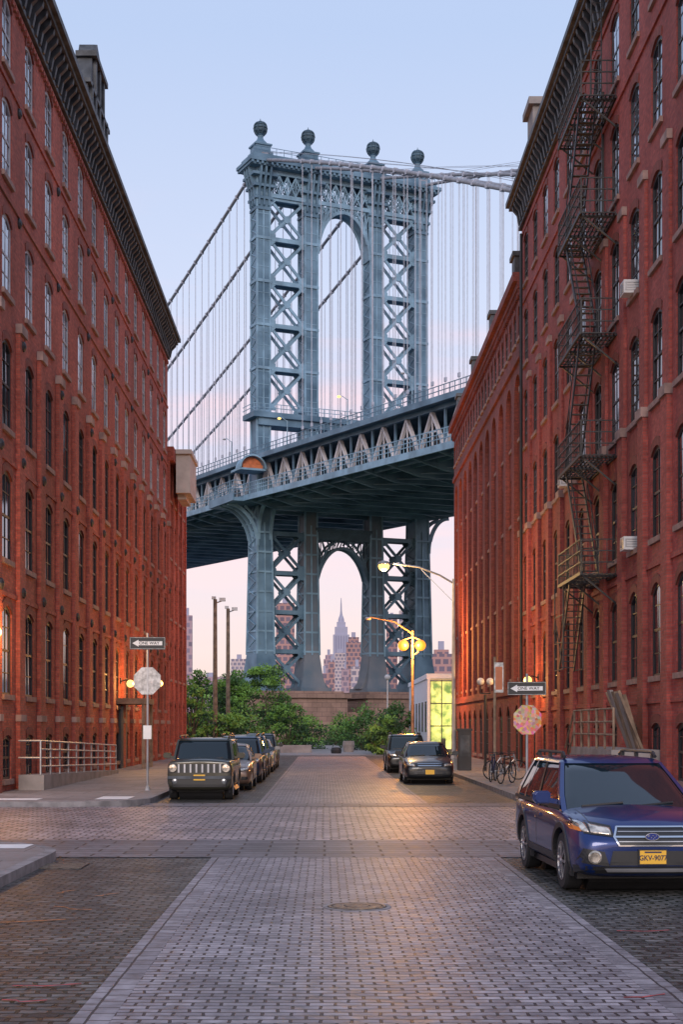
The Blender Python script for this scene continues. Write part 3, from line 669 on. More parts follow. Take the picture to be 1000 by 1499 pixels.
while k<29.4: 
    mb.beam((k,-2.25,49.7),(k,-2.25,50.9),.08); k+=.9
for z in (50.3,50.9): mb.beam((-2,-2.25,z),(29.3,-2.25,z),.09); mb.beam((-2,-2.25,z),(-2,2.25,z),.09)
mb.build('gallery_railing','steel_pale',BR)
m0,m1,st=-115,170,6.4
ms=[m0+st*i for i in range(int((m1-m0)/st)+1)]
for (w0,w1,z0,z1) in ((-4.6,31.9,36.3,36.6),(-1.6,28.9,42.6,43.0)):
    mb=MB()
    for a,b in zip(ms[:-1],ms[1:]):
        A,B=dz(a),dz(b); mb.add([(w0,a,z0+A),(w1,a,z0+A),(w1,b,z0+B),(w0,b,z0+B),(w0,a,z1+A),(w1,a,z1+A),(w1,b,z1+B),(w0,b,z1+B)],[(3,2,1,0),(4,5,6,7),(1,2,6,5),(3,0,4,7)])
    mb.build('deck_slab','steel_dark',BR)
for a in ms:
    A=dz(a); mb=MB()
    mb.prism([(-4.7,36.3),(-4.7,35.8),(0,34.6),(27.3,34.6),(32,35.8),(32,36.3)],lambda p:(p[0],a-.2,p[1]+A),lambda p:(p[0],a+.2,p[1]+A))
    if a>-110:
        for (wa,wb) in ((0,8),(8,0),(19.3,27.3),(27.3,19.3),(8,19.3)): mb.beam((wa,a,35.0+A),(wb,a-st,35.0+dz(a-st)),.2,.15)
    mb.build('floor_beam','steel',BR)
for w in (-3,-1.2,2.5,5,10.5,13.6,16.8,22,24.6,28.6,30.6):
    mb=MB()
    for a,b in zip(ms[:-1],ms[1:]): mb.beam((w,a,35.9+dz(a)),(w,b,35.9+dz(b)),.3,.7)
    mb.build('stringer','steel',BR)
for w in (-4.75,32.05):
    mb=MB()
    for a,b in zip(ms[:-1],ms[1:]):
        mb.beam((w,a,36.1+dz(a)),(w,b,36.1+dz(b)),.3,.8)
        for z in (37.1,37.6,38.2): mb.beam((w,a,z+dz(a)),(w,b,z+dz(b)),.09,.1)
        for q in range(8): m_=a+(b-a)*q/8; mb.beam((w,m_,36.5+dz(m_)),(w,m_,38.2+dz(m_)),.07)
    mb.build('walkway_railing','steel_pale',BR)
for w in (-1.65,28.95):
    mb=MB()
    for a,b in zip(ms[:-1],ms[1:]):
        mb.beam((w,a,42.8+dz(a)),(w,b,42.8+dz(b)),.25,.7)
        for z in (43.7,44.3): mb.beam((w,a,z+dz(a)),(w,b,z+dz(b)),.09,.09)
        for q in range(5): m_=a+(b-a)*q/5; mb.beam((w,m_,43.0+dz(m_)),(w,m_,44.3+dz(m_)),.08)
    mb.build('upper_railing','steel',BR)
for wi,w in enumerate(WL):
    mb=MB(); mb2=MB()
    for i,(a,b) in enumerate(zip(ms[:-1],ms[1:])):
        A,B=dz(a),dz(b); c=(a+b)/2; C=dz(c)
        mb.beam((w,a,37.1+A),(w,b,37.1+B),.5,.6); mb.beam((w,a,42.3+A),(w,b,42.3+B),.6,.6)
        mb.beam((w,a,37.1+A),(w,a,42.3+A),.25,.3)
        mb2.beam((w,a,37.3+A),(w,c,42.0+C),.26,.5,up=(1,0,0)); mb2.beam((w,c,42.0+C),(w,b,37.3+B),.26,.5,up=(1,0,0)); mb2.beam((w,c,37.3+C),(w,c,42.0+C),.16,.16)
        mb2.beam((w,a+(c-a)*.5,39.65+A),(w,b-(b-c)*.5,39.65+B),.12,.16)
    tr=mb.build('stiffening_truss','steel',BR); mb2.build('truss_diagonals','truss_white' if wi<2 else 'steel_pale',tr)
mb=MB(); mb.box(-6.4,-1.6,-5,5,35.5,36.0); mb.box(-6.5,-6.3,-5,5,35.5,36.7)
for z in (37.3,37.9,38.5): mb.beam((-6.4,-5,z),(-6.4,5,z),.1); mb.beam((-6.4,-5,z),(-4.8,-5,z),.1)
for k in range(13): mb.beam((-6.4,-5+k*.83,36.6),(-6.4,-5+k*.83,38.5),.08)
mb.build('balcony','steel',BR)
for m_ in (-1.6,0,1.6):
    mb=MB(); pts=[(-1.1-4.9*(1-math.cos(R(t))),29.4+6.1*math.sin(R(t))) for t in range(0,91,10)]
    for p,q in zip(pts[:-1],pts[1:]): mb.beam((p[0],m_,p[1]),(q[0],m_,q[1]),.3,.5)
    mb.beam((-1.2,m_,33.3),(-3.2,m_,35.4),.2,.3); mb.beam((-1.2,m_,35.4),(-2.3,m_,32.6),.2,.2); mb.build('balcony_bracket','steel_pale',BR)
for s_ in (-1,1):
    pts=[(s_*(1.6+3.2*(1-math.cos(R(t)))),30.4+5.1*math.sin(R(t))) for t in range(0,91,10)]
    for w in (-1.0,1.0):
        mb=MB()
        for p,q in zip(pts[:-1],pts[1:]): mb.beam((w,p[0],p[1]),(w,q[0],q[1]),.3,.5,up=(1,0,0))
        mb.build('balcony_bracket','steel_pale',BR)
pts=[(28.5+3.6*(1-math.cos(R(t))),29.6+5.8*math.sin(R(t))) for t in range(0,91,10)]
for m_ in (-1.6,1.6):
    mb=MB()
    for p,q in zip(pts[:-1],pts[1:]): mb.beam((p[0],m_,p[1]),(q[0],m_,q[1]),.3,.6)
    mb.build('balcony_bracket','steel',BR)
mb=MB(); n=10
sec=[(2.0*math.cos(PI*i/n),1.9*math.sin(PI*i/n)) for i in range(n+1)]
for (ma,mb_,r0,r1) in ((-4.4,-2.2,1,1),(-2.2,-.6,1,.7),):
    vs=[(-3.0+r0*x,ma,40.6+r0*z) for x,z in sec]+[(-3.0+r1*x,mb_,40.6+r1*z) for x,z in sec]
    mb.add(vs,[(i,i+1,n+2+i,n+1+i) for i in range(n)])
for p,q in zip(sec[:-1],sec[1:]): mb.beam((-3+p[0]*1.03,-4.4,40.6+p[1]*1.03),(-3+q[0]*1.03,-4.4,40.6+q[1]*1.03),.3,.25)
mb.box(-5.1,-.9,-4.4,-.6,40.3,40.6); hood=mb.build('signal_hood','steel_pale',BR)
mb=MB(); mb.add([(-3+x*.93,-3.6,40.6+z*.93) for x,z in sec],[tuple(range(n+1))]); mb.box(-4.6,-1.4,-4.3,-3.6,40.6,41.1); mb.build('hood_panel','orange',hood)
def cz(i,m):
    if m>=0: return 88.6-.27*m+.0003*m*m
    t=-m; return 88.6-[.345,.34,.29,.23][i]*t-.0006*t*t
M['rope']=simple('wire_rope',(.42,.44,.52),.5)
rest=MB(); cnt=0
for i,w in enumerate(WL):
    mb=MB(); lim=-108
    while cz(i,lim)<46+dz(lim): lim+=2
    mb.tube([(w,m_,cz(i,m_)) for m_ in [lim+(0-lim)*k/14 for k in range(14)]+[165*k/18 for k in range(19)]],.26,8)
    mb.box(w-.6,w+.6,-2.2,2.2,88.2,89.0)
    cb=mb.build('main_cable','cable',BR,smooth=True)
    for s_ in (-.45,.45):
        mb=MB(); mb.tube([(w+s_,m_,cz(i,m_)+1.1) for m_ in [lim+(0-lim)*k/14 for k in range(15)]],.025,4); mb.build('hand_rope','cable',cb)
    for a2 in [m0+3.2*q for q in range(88)]:
        if a2<lim+1 or a2>160 or (-13<a2<4): continue
        zt=cz(i,a2); zb=43+dz(a2)
        if zt<zb+.5: continue
        tgt=MB() if (cnt<100 and a2<40) else rest
        tgt.tube([(w,a2-.12,zb),(w,a2-.12,zt)],.03,4); tgt.tube([(w,a2+.12,zb),(w,a2+.12,zt)],.03,4)
        tgt.beam((w,a2-.2,zt),(w,a2+.2,zt),.54,.57)
        tgt.box(w-.1,w+.1,a2-.22,a2+.22,zb+2.2,zb+2.7)
        if tgt is not rest: tgt.build('suspender','rope',cb); cnt+=1
o=rest.build('far_suspenders','rope',BR); o['kind']='stuff'
mb=MB()
for (w0,w1) in ((-4.6,11.9),(15.4,31.9)):
    mb.box(w0,w1,-6,6,-.2,6.3); mb.box(w0-.5,w1+.5,-6.5,6.5,6.29,6.9); mb.box(w0+.4,w1-.4,-5.6,5.6,6.89,7.35)
mb.box(11.8,15.5,-5,5,-.2,4.2); mb.box(-7,34,-8,8,-.2,2.6)
mb.build('masonry_pier','granite',BR)
def br_world(w,m,z):
    c,s_=.908,.421; return (-9.8+w*c-m*s_,230+w*s_+m*c,z)
for k,(w,m_,lit) in enumerate(((-1.6,-14,1),(-1.6,-34,1),(-1.6,-52,0),(-1.6,8,0),(28.5,-20,0),(28.5,-45,0))):
    lab=['lit lamp post on bridge deck just right of the tower','lit lamp post on bridge deck halfway between tower and right warehouse','unlit lamp post on bridge deck closest to the right warehouse','lamp post on bridge deck left of the tower','lamp post on far edge of the bridge deck near the tower','lamp post on far edge of the bridge deck seen farthest right'][k]
    t=thing('lamp_post',lab,'lamp post',br_world(w,m_,43.0+dz(m_)),0,'lamp posts on the bridge deck')
    mb=MB(); mb.tube([(0,0,0),(0,0,3.6)],.1,6,.06); mb.tube([(0,0,3.5),(-.7,0,4.0),(-1.1,0,4.0)],.05,5); mb.build('pole','steel_pale',t)
    mb=MB(); mb.sphere((-1.15,0,3.92),.26,8,.6); mb.build('lamp_head','lampwarm' if lit else 'globe',t)

# ------------------------------------------------------------ skyline
def tower_mat(name,wall,win,w=3.6,h=3.4,ms=1.3): return bricks(name,win,[x*.7 for x in win],wall,w,h,ms*.5,soot=(.85,1.1),sscale=.02,bump=0,rough=.8)
M['sk1']=tower_mat('skyline_brick_haze_tint',(.48,.27,.25),(.22,.17,.22)); M['sk2']=tower_mat('skyline_pale_haze_tint',(.62,.50,.50),(.30,.27,.35)); M['sk3']=tower_mat('skyline_rose_haze_tint',(.46,.32,.36),(.29,.23,.30))  # distance haze is mixed into these wall and window colours
M['haze']=simple('limestone_haze_tint',(.38,.37,.48),.9,var=.05,scale=.01)  # aerial haze painted into the base colour, pale lavender grey
M['haze_dark']=simple('window_band_haze_tint',(.28,.27,.38),.9,var=.05,scale=.01)  # window bands with the same haze in their colour, one tone darker
def skyt(label,px0,px1,pyt,Y,mat,step=0):
    X0=(px0-475)*Y/2200; X1=(px1-475)*Y/2200; Z=2+(1063-pyt)*Y/2200
    t=thing('tower_block',label,'building',((X0+X1)/2,Y,-.15)); h=(X1-X0)/2
    mb=MB(); mb.box(-h,h,0,h*1.4,0,Z-step); 
    if step: mb.box(-h*.7,h*.7,h*.2,h*1.2,Z-step,Z)
    mb.build('wall',mat,t); mb=MB(); mb.box(-h*.3,h*.25,h*.4,h*.9,Z,Z+4); mb.build('roof_tank','haze',t)
skyt('tall brick tower block seen between left pair of bridge legs',404,431,882,900,'sk1')
skyt('pinkish tower block left of the skyscraper under the bridge arch',474,489,958,1100,'sk3',3)
skyt('stepped pink tower block directly below the tall spire',487,509,955,1500,'sk2',10)
skyt('brick tower block right of the spire under the bridge arch',507,529,932,1200,'sk1',4)
skyt('low brick block in front at left foot of the arch view',468,482,985,800,'sk1')
skyt('low pale block in front at right foot of the arch view',514,532,975,850,'sk2')
skyt('narrow rose block just left of the spire base',481,490,968,1000,'sk1')
skyt('narrow pale block low between the two brick ones under arch',500,511,978,950,'sk3')
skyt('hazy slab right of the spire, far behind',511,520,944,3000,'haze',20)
skyt('tower block seen between right pair of bridge legs, left one',566,582,905,1000,'sk1')
skyt('tower block seen between right pair of bridge legs, right one',585,604,893,950,'sk2')
skyt('slim tower block just right of the tower, above shop',632,662,950,700,'sk1',2)
skyt('pale low block beside the left warehouse end',268,281,900,800,'sk3')
skyt('distant pale block left of the bridge tower base',338,362,964,1300,'sk2')
skyt('wide low distant block behind the left trees',282,336,990,1400,'sk3',4)
skyt('small distant block right of the brick one under arch',527,545,965,1600,'sk2')
skyt('low distant block between the left bridge legs',430,446,948,1500,'sk3')
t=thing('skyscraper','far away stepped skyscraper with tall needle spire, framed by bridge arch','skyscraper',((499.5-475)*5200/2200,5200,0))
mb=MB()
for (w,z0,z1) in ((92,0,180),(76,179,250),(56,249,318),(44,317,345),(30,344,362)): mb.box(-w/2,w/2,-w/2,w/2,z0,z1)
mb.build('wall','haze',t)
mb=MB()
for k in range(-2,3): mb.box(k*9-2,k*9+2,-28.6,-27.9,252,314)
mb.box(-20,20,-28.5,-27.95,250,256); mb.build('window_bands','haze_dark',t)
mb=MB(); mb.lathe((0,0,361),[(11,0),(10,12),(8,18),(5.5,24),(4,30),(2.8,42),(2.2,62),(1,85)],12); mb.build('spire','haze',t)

# ------------------------------------------------------------ vegetation
def tree(label,x,y,h,r,th,n=2600,light=.35,cat='tree',name='tree',group='trees at the street end',ls=.19,nc=34):
    n=int(n*1.5)
    t=thing(name,label,cat,(x,y,-.1),0,group)
    mb=MB(); mb.tube([(0,0,0),(.05,0,th*.6),(-.05,.05,max(th*1.3,h*.55))],.05+h*.02,7,.04)
    for k in range(6):
        an=k*1.05+x; mb.tube([(0,0,th*.8),(math.cos(an)*r*.4,math.sin(an)*r*.4,th+(h-th)*.35),(math.cos(an)*r*.65,math.sin(an)*r*.65,th+(h-th)*(.45+.06*k))],.03+h*.008,5,.02)
    mb.build('trunk' if cat=='tree' else 'stem','bark',t)
    cl=[]; 
    for k in range(nc):
        u=random.random()**.5; an=random.uniform(0,2*PI); zz=random.uniform(0,1); rr=r*u*(math.sin(PI*min(.97,.12+zz*.83))**.6)
        cl.append((rr*math.cos(an),rr*math.sin(an),th+(h-th)*zz*.93,random.uniform(.2,.45)*r,random.random()))
    mb=MB()
    for k in range(n):
        c=cl[k%nc]; d=Vector((random.gauss(0,1),random.gauss(0,1),random.gauss(0,1))).normalized()*c[3]*(.5+.6*random.random())
        p=Vector((c[0]+d.x,c[1]+d.y,max(.05,c[2]+d.z*.75)))
        a=Vector((random.uniform(-1,1),random.uniform(-1,1),random.uniform(-1,1))).normalized(); b=a.cross(Vector((random.uniform(-1,1),random.uniform(-1,1),.3))).normalized()
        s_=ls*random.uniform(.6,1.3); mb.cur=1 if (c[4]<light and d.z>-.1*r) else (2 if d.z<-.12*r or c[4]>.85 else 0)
        mb.add([p-a*s_*.6,p+b*s_*.35,p+a*s_*.6,p-b*s_*.35],[(0,1,2,3)])
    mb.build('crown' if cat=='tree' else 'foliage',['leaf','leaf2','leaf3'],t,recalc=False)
tree('bushy green tree tallest of the left cluster in front of the bridge leg',-5.6,140,7.9,2.9,1.6,5200,.4)
tree('rounded tree left of the tallest one, behind the parked cars',-8.0,128,6.4,2.3,1.3,3800,.6)
tree('light green slim tree against left warehouse end',-10.2,118,6.8,1.6,1.2,2200,.8)
tree('small tree between the two wooden poles and bridge leg',-9.2,150,7.6,2.2,1.5,2800,.3)
tree('sparse young tree leaning beside left warehouse corner',-9.4,106,5.8,1.3,1.0,900,.8)
B_='shrubs at the street end'
tree('broad dark shrub right of the tallest left tree',-3.3,131,4.1,2.3,.2,2800,.6,'shrub','shrub',B_)
tree('bright shrub at the left edge of the path',-1.7,138,3.0,2.0,.15,2000,.85,'shrub','shrub',B_)
tree('low shrub behind the parked cars on the left',-6.2,112,3.0,2.0,.15,2000,.85,'shrub','shrub',B_)
tree('low shrub beside left warehouse end',-8.7,110,3.4,1.6,.15,1600,.85,'shrub','shrub',B_)
tree('wide dark shrub right of the path',3.3,132,3.9,2.7,.2,3000,.3,'shrub','shrub',B_)
tree('bright green shrub in front of the white shop wall',5.0,116,2.9,1.9,.15,2400,.8,'shrub','shrub',B_)
tree('small round shrub nearest the right parked cars',4.0,110,2.0,1.3,.1,1300,.6,'shrub','shrub',B_)
tree('dark tall shrub hugging the white shop wall',6.2,128,4.2,1.6,.2,1700,.1,'shrub','shrub',B_)
tree('far shrub between path and bridge pier',1.2,165,2.5,2.6,.1,1600,.5,'shrub','shrub',B_)
tree('far shrub left of path bend before bridge pier',-12.5,175,7.0,4.0,.1,2600,.3,'shrub','shrub',B_,.35)

# ------------------------------------------------------------ poles, lamps, signs
def wood_pole(label,X,Y,h):
    t=thing('utility_pole',label,'pole',(X,Y,-.1),0,'tall poles by the left trees')
    mb=MB(); mb.tube([(0,0,0),(0,0,h)],.19,8,.14); mb.build('pole','wood',t)
    mb=MB(); mb.tube([(0,0,h-.3),(.55,0,h-.1)],.05,5); mb.box(.3,.75,-.15,.15,h-.15,h+.1); mb.box(-.25,.05,-.15,.15,h,h+.2); mb.build('lamp_head','metal_grey',t)
wood_pole('tall wooden pole with floodlight, left of the pair by trees',-8.0,110,11.4)
wood_pole('tall wooden pole with floodlight, right of the pair by trees',-7.7,120,11.5)
t=thing('street_lamp','tall grey street lamp with long curved arm reaching left over the road','street lamp',(5.55,64.5,.13))
mb=MB(); mb.lathe((0,0,0),[(.2,0),(.2,.5),(.11,.7),(.10,1)],8); mb.tube([(0,0,.8),(0,0,8.2)],.10,8,.06); mb.tube([(0,0,8.0),(-.6,0,8.35),(-1.5,0,8.7),(-2.6,0,8.85)],.045,6); mb.beam((0,0,7.2),(-1.4,0,8.6),.03); mb.build('pole','metal_grey',t)
mb=MB(); mb.lathe((-3.0,0,8.82),[(.05,.16),(.2,.12),(.28,0),(.24,-.02)],12); mb.build('lamp_head','metal_grey',t)
mb=MB(); mb.sphere((-3.0,0,8.74),.24,10,.9); mb.build('bulb','lampwarm',t,smooth=True)
point((-3.0,0,8.4),1700,(1,.58,.20),.2,t)
t=thing('street_lamp','double headed orange street lamp near the shop at street end','street lamp',(5.75,98,.13))
mb=MB(); mb.tube([(0,0,0),(0,0,8.1)],.11,8,.07); mb.tube([(0,0,7.9),(-1.2,0,8.7),(-2.8,0,9.0)],.05,6)
mb.tube([(-.6,0,7.1),(-.6,0,7.5),(0,0,7.7),(.5,0,7.5),(.5,0,7.0)],.045,6); mb.tube([(.35,0,7.1),(.35,0,6.7),(0,0,6.5)],.04,6); mb.build('pole','wood',t)
for k,x in enumerate((-.6,.5)):
    mb=MB(); mb.sphere((x,0,7.15),.36,10); mb.build('lamp_globe','lampglow',t,smooth=True)
mb=MB(); mb.sphere((-2.9,0,8.9),.2,8,.5); mb.build('lamp_head','globe',t)
point((-.1,-.8,7.1),3600,(1,.36,.06),.3,t)
t=thing('street_lamp','small thin park lamp beyond right shrubs','street lamp',(6.3,150,-.1))
mb=MB(); mb.tube([(0,0,0),(0,0,6.8)],.07,6); mb.build('pole','metal_grey',t); mb=MB(); mb.sphere((0,0,7.0),.3,8); mb.build('lamp_globe','globe',t)
t=thing('lamp_post','short black post with two pale globes beside parking sign','lamp post',(6.75,63,.13))
mb=MB(); mb.tube([(0,0,0),(0,0,3.2)],.06,8); mb.tube([(-.2,0,3.55),(-.2,0,3.25),(.2,0,3.25),(.2,0,3.55)],.03,6); mb.build('pole','iron',t)
for x in (-.2,.2):
    mb=MB(); mb.sphere((x,0,3.75),.16,10); mb.build('globe','globe',t,smooth=True)
def oneway(label,X,Y,ztop,zs_,zo,omat,left,rz):
    t=thing('street_sign',label,'street sign',(X,Y,.13),0,'sign posts at the crossing')
    mb=MB(); mb.tube([(0,0,0),(0,0,ztop)],.035,8); mb.lathe((0,0,0),[(.09,0),(.06,.12),(.04,.14)],8); mb.build('post','metal_grey',t)
    sg=MB(); sg.box(-.52,.52,-.062,-.052,-.18,.18); o=sg.build('one_way_plate','signblack',t); o.location=(0,0,zs_); o.rotation_euler.z=rz
    bd=MB()
    for z in (-.168,.158): bd.box(-.508,.508,-.066,-.0621,z,z+.010)
    for x in (-.508,.498): bd.box(x,x+.010,-.0655,-.0622,-.16,.16)
    bd.build('plate_border','signback',o)
    d=-1 if left else 1
    ar=[(-.43,-.058),(.26,-.058),(.26,-.10),(.44,0),(.26,.10),(.26,.058),(-.43,.058)]
    ab=MB(); ab.prism([(d*x,z) for x,z in ar],lambda p:(p[0],-.066,p[1]),lambda p:(p[0],-.0621,p[1])); ab.build('arrow','white',o)
    text('lettering','ONE WAY',.12,'signblack',o,(-.05*d,-.068,0),sx=1.05)
    oc=MB(); pts=[(.43*math.cos(R(22.5+45*k)),.43*math.sin(R(22.5+45*k))) for k in range(8)]
    oc.prism(pts,lambda p:(p[0],-.05,p[1]),lambda p:(p[0],-.04,p[1])); o=oc.build('octagon_plate',omat,t); o.location=(0,0,zo); o.rotation_euler.z=-rz
    return t
t=oneway('left one way sign post with plain grey back of an octagonal sign',-5.18,44,4.6,4.3,3.2,'signback',True,R(4))
mb=MB(); mb.box(-.12,.12,-.06,-.05,1.5,1.9); mb.build('notice','white',t)
mb=MB(); mb.beam((0,-.055,3.2-.4),(0,-.055,3.2+.4),.05,.012,up=(0,1,0)); mb.build('mounting_bracket','metal_grey',t)
t=oneway('right one way sign post with octagon covered in colourful stickers',5.5,40.8,3.3,2.9,2.05,'stickers',True,R(-12))
t=thing('street_sign','tall parking sign on wooden post left of sticker covered octagon','street sign',(5.95,52.5,.13))
mb=MB(); mb.tube([(0,0,0),(0,0,4.3)],.05,8); mb.build('post','wood',t)
mb=MB(); mb.box(-.02,.3,-.07,-.055,3.05,4.1); mb.build('sign_panel','signback',t)
mb=MB(); mb.box(.02,.26,-.074,-.0705,3.15,3.95); mb.build('sign_print','orange',t)
t=thing('kiosk_box','dark grey utility cabinet standing on right sidewalk behind the bicycles','cabinet',(6.0,64,.13))
mb=MB(); mb.box(-.3,.25,-.2,.3,0,1.7); mb.box(-.34,.29,-.24,.34,1.69,1.78); mb.build('cabinet_body','iron',t); mb=MB(); mb.box(-.22,.17,-.215,-.199,.6,1.5); mb.build('door','cornice',t)

def bicycle(label,X,Y,rz,mat):
    t=thing('bicycle',label,'bicycle',(X,Y,.13),rz,'bicycles on the right sidewalk')
    for x in (-.52,.52):
        mb=MB(); ring=[(x+.33*math.cos(2*PI*k/24),0,.34+.33*math.sin(2*PI*k/24)) for k in range(25)]; mb.tube(ring,.022,6); w=mb.build('wheel','rubber',t)
        mb=MB()
        for k in range(12): mb.beam((x,0,.34),(x+.32*math.cos(2*PI*k/12),0,.34+.32*math.sin(2*PI*k/12)),.006)
        mb.lathe((x,0,.34),[(.03,-.05),(.03,.05)],8,axis='y'); mb.build('spokes','metal_grey',w)
    mb=MB()
    for a,b in (((-.52,.34),(-.08,.3)),((-.52,.34),(-.18,.78)),((-.08,.3),(-.2,.88)),((-.08,.3),(.36,.72)),((-.18,.78),(.34,.82)),((.34,.92),(.52,.34)),((.36,.72),(.32,.95))): mb.tube([(a[0],0,a[1]),(b[0],0,b[1])],.02,6)
    mb.build('frame',mat,t)
    mb=MB(); mb.prism([(-.36,-.07),(-.30,-.08),(-.08,-.025),(-.08,.025),(-.30,.08),(-.36,.07)],lambda p:(p[0],p[1],.88),lambda p:(p[0],p[1],.93)); mb.build('saddle','black',t)
    mb=MB(); mb.tube([(.22,-.28,1.0),(.33,-.1,.98),(.33,.1,.98),(.22,.28,1.0)],.015,6); mb.build('handlebar','iron',t)
    mb=MB(); mb.lathe((-.08,.04,.3),[(.09,0),(.09,.01)],14,axis='y'); mb.tube([(-.08,-.1,.3),(.06,-.1,.2)],.012,5); mb.build('crank','metal_grey',t)
bicycle('dark bicycle leaning nearest on the right sidewalk',6.0,49.5,R(62),'black')
bicycle('pale framed bicycle behind the nearest one on right sidewalk',6.35,52.8,R(20),'metal_grey')
bicycle('blue bicycle parked by the parking sign post',5.75,51.2,R(75),'ink')
t=thing('barrel','pale round barrel planter on the path right side','barrel',(1.95,121,-.06)); mb=MB(); mb.lathe((0,0,0),[(.4,0),(.5,.6),(.45,.9),(.38,.9)],12); mb.build('drum','concrete',t)
t=thing('barrel','dark round barrel in the middle of the path end','barrel',(.9,115,-.06)); mb=MB(); mb.lathe((0,0,0),[(.38,0),(.42,.25),(.34,.45),(.1,.47)],12); mb.build('drum','iron',t)
t=thing('barrier','long pale low concrete barrier left of the path','barrier',(-2.3,118,-.06),R(20)); mb=MB(); mb.prism([(-.3,0),(.3,0),(.12,.6),(-.12,.6)],lambda p:(-1.3,p[0],p[1]),lambda p:(1.3,p[0],p[1])); mb.build('block','concrete',t)

# ------------------------------------------------------------ cars
ST_W=[(0,.78,.36,.56,.62),(.010,.86,.27,.66,.72),(.03,.92,.22,.76,.83),(.08,.965,.20,.85,.93),(.17,1,.20,.915,.99),(.27,1,.22,.95,1.03),(.5,1,.24,.965,1.03),(.75,1,.22,.975,1.03),(.92,.98,.24,.98,1.04),(.975,.94,.28,.97,1.03),(1.0,.86,.36,.85,.92)]
ST_J=[(0,.92,.38,.98,1.02),(.006,.96,.30,1.02,1.07),(.025,.98,.26,1.04,1.10),(.10,1,.24,1.05,1.12),(.2,1,.24,1.06,1.12),(.27,1,.24,1.06,1.12),(.5,1,.26,1.06,1.1),(.8,1,.26,1.06,1.1),(.95,1,.26,1.06,1.1),(.99,.97,.3,1.05,1.08),(1,.9,.4,.95,1.0)]
ST_S=[(0,.78,.32,.50,.56),(.012,.86,.22,.60,.66),(.04,.93,.18,.68,.76),(.10,.97,.17,.76,.84),(.18,1,.17,.82,.90),(.28,1,.18,.88,.96),(.5,1,.19,.90,.97),(.75,1,.18,.93,1.0),(.90,.97,.2,.93,1.03),(.975,.92,.24,.90,1.0),(1.0,.84,.34,.75,.85)]
def lerp(a,b,t): return a+(b-a)*t
def car(label,group,X,Y,p,kind,rz=0):
    t=thing('parked_car',label,'car',(X,Y,0.003),rz,group)
    L,W,H=p['L'],p['W'],p['H']; hw=W/2; mb=MB(); rings=[]
    paint=p['paint']; lens=p.get('lens','lens')
    for (f,wf,zb,zs_,zt) in p['st']:
        w=hw*wf; d=zs_-zb
        half=[(.72*w,zb),(.93*w,zb+.04),(w*.985,zb+.22*d),(w,zb+.55*d),(w*.985,zs_-.16*d),(w*.955,zs_-.02),(w*.90,lerp(zs_,zt,.45)),(.70*w,lerp(zs_,zt,.8)),(.42*w,zt+.01)]
        ring=[(0,zb)]+half+[(0,zt+.025)]+[(-x,z) for x,z in half[::-1]]
        rings.append([(x,f*L,z) for x,z in ring])
    n=len(rings[0])
    vs=[q for r in rings for q in r]; fs=[]
    for i in range(len(rings)-1):
        for k in range(n): fs.append((i*n+k,i*n+(k+1)%n,(i+1)*n+(k+1)%n,(i+1)*n+k))
    for base_ in (0,(len(rings)-1)*n):
        for k in range(n//2):
            if k==0: fs.append((base_,base_+1,base_+n-1))
            elif k==n//2-1: fs.append((base_+k,base_+k+1,base_+n-k))
            else: fs.append((base_+k,base_+k+1,base_+n-k-1,base_+(n-k)%n))
    mb.add(vs,fs); tmp=mb.build('tmp',paint,smooth=True)
    md=tmp.modifiers.new('s','SUBSURF'); md.levels=2; md.render_levels=2
    cut=MB(); rw=p['rw']
    for yw in (p['fw'],p['rwy']):
        for s_ in (-1,1): cut.lathe((s_*(hw-.02),yw,rw),[(rw+.06,-.3),(rw+.06,.3)],28,axis='x')
    cobj=cut.build('cut','black'); bo=tmp.modifiers.new('b','BOOLEAN'); bo.operation='DIFFERENCE'; bo.solver='EXACT'; bo.object=cobj
    me=evalmesh(tmp); bpy.data.objects.remove(tmp); bpy.data.objects.remove(cobj)
    for pl in me.polygons: pl.use_smooth=True
    try: me.set_sharp_from_angle(angle=R(38))
    except Exception: pass
    body=link('body',me,t)
    bm=bmesh.new(); bm.from_mesh(me); bvh=BVHTree.FromBMesh(bm); bm.free()
    def ray(o_,d_):
        return bvh.ray_cast(Vector(o_),Vector(d_))[0]
    def patch(c,off=.012,nx=6,nz=3,d='f',side=-1,thick=.03):
        v=[]
        for j in range(nz+1):
            for i in range(nx+1):
                u,q=i/nx,j/nz
                a=[lerp(lerp(c[0][k],c[1][k],u),lerp(c[3][k],c[2][k],u),q) for k in (0,1)]
                if d=='f':
                    h=ray((a[0],-1,a[1]),(0,1,0)); y=h.y if h and h.y<1.2 else .3; v.append((a[0],y-off,a[1]))
                elif d=='t':
                    h=ray((a[0],a[1],3),(0,0,-1)); z=h.z if h else 1; v.append((a[0],a[1],z+off))
                else:
                    h=ray((side*3,a[0],a[1]),(-side,0,0)); x=h.x if h and abs(h.x)>hw*.6 else side*hw; v.append((x+side*off,a[0],a[1]))
        m=(nx+1)*(nz+1)
        b=[(x,y+thick,z) if d=='f' else ((x,y,z-thick) if d=='t' else (x-side*thick,y,z)) for x,y,z in v]
        f=[]
        for j in range(nz):
            for i in range(nx):
                k=j*(nx+1)+i; f.append((k,k+1,k+nx+2,k+nx+1))
        bd=[i for i in range(nx+1)]+[j*(nx+1)+nx for j in range(1,nz+1)]+[nz*(nx+1)+i for i in range(nx-1,-1,-1)]+[j*(nx+1) for j in range(nz-1,0,-1)]
        for a_,b2_ in zip(bd,bd[1:]+bd[:1]): f.append((a_,b2_,m+b2_,m+a_))
        return v+b,f
    def feat(name,mat,patches,parent=t,smooth=False):
        m_=MB()
        for pv in patches: m_.add(*pv)
        return m_.build(name,mat,parent,smooth=smooth)
    mir=lambda c:[(-x,z) for x,z in c]
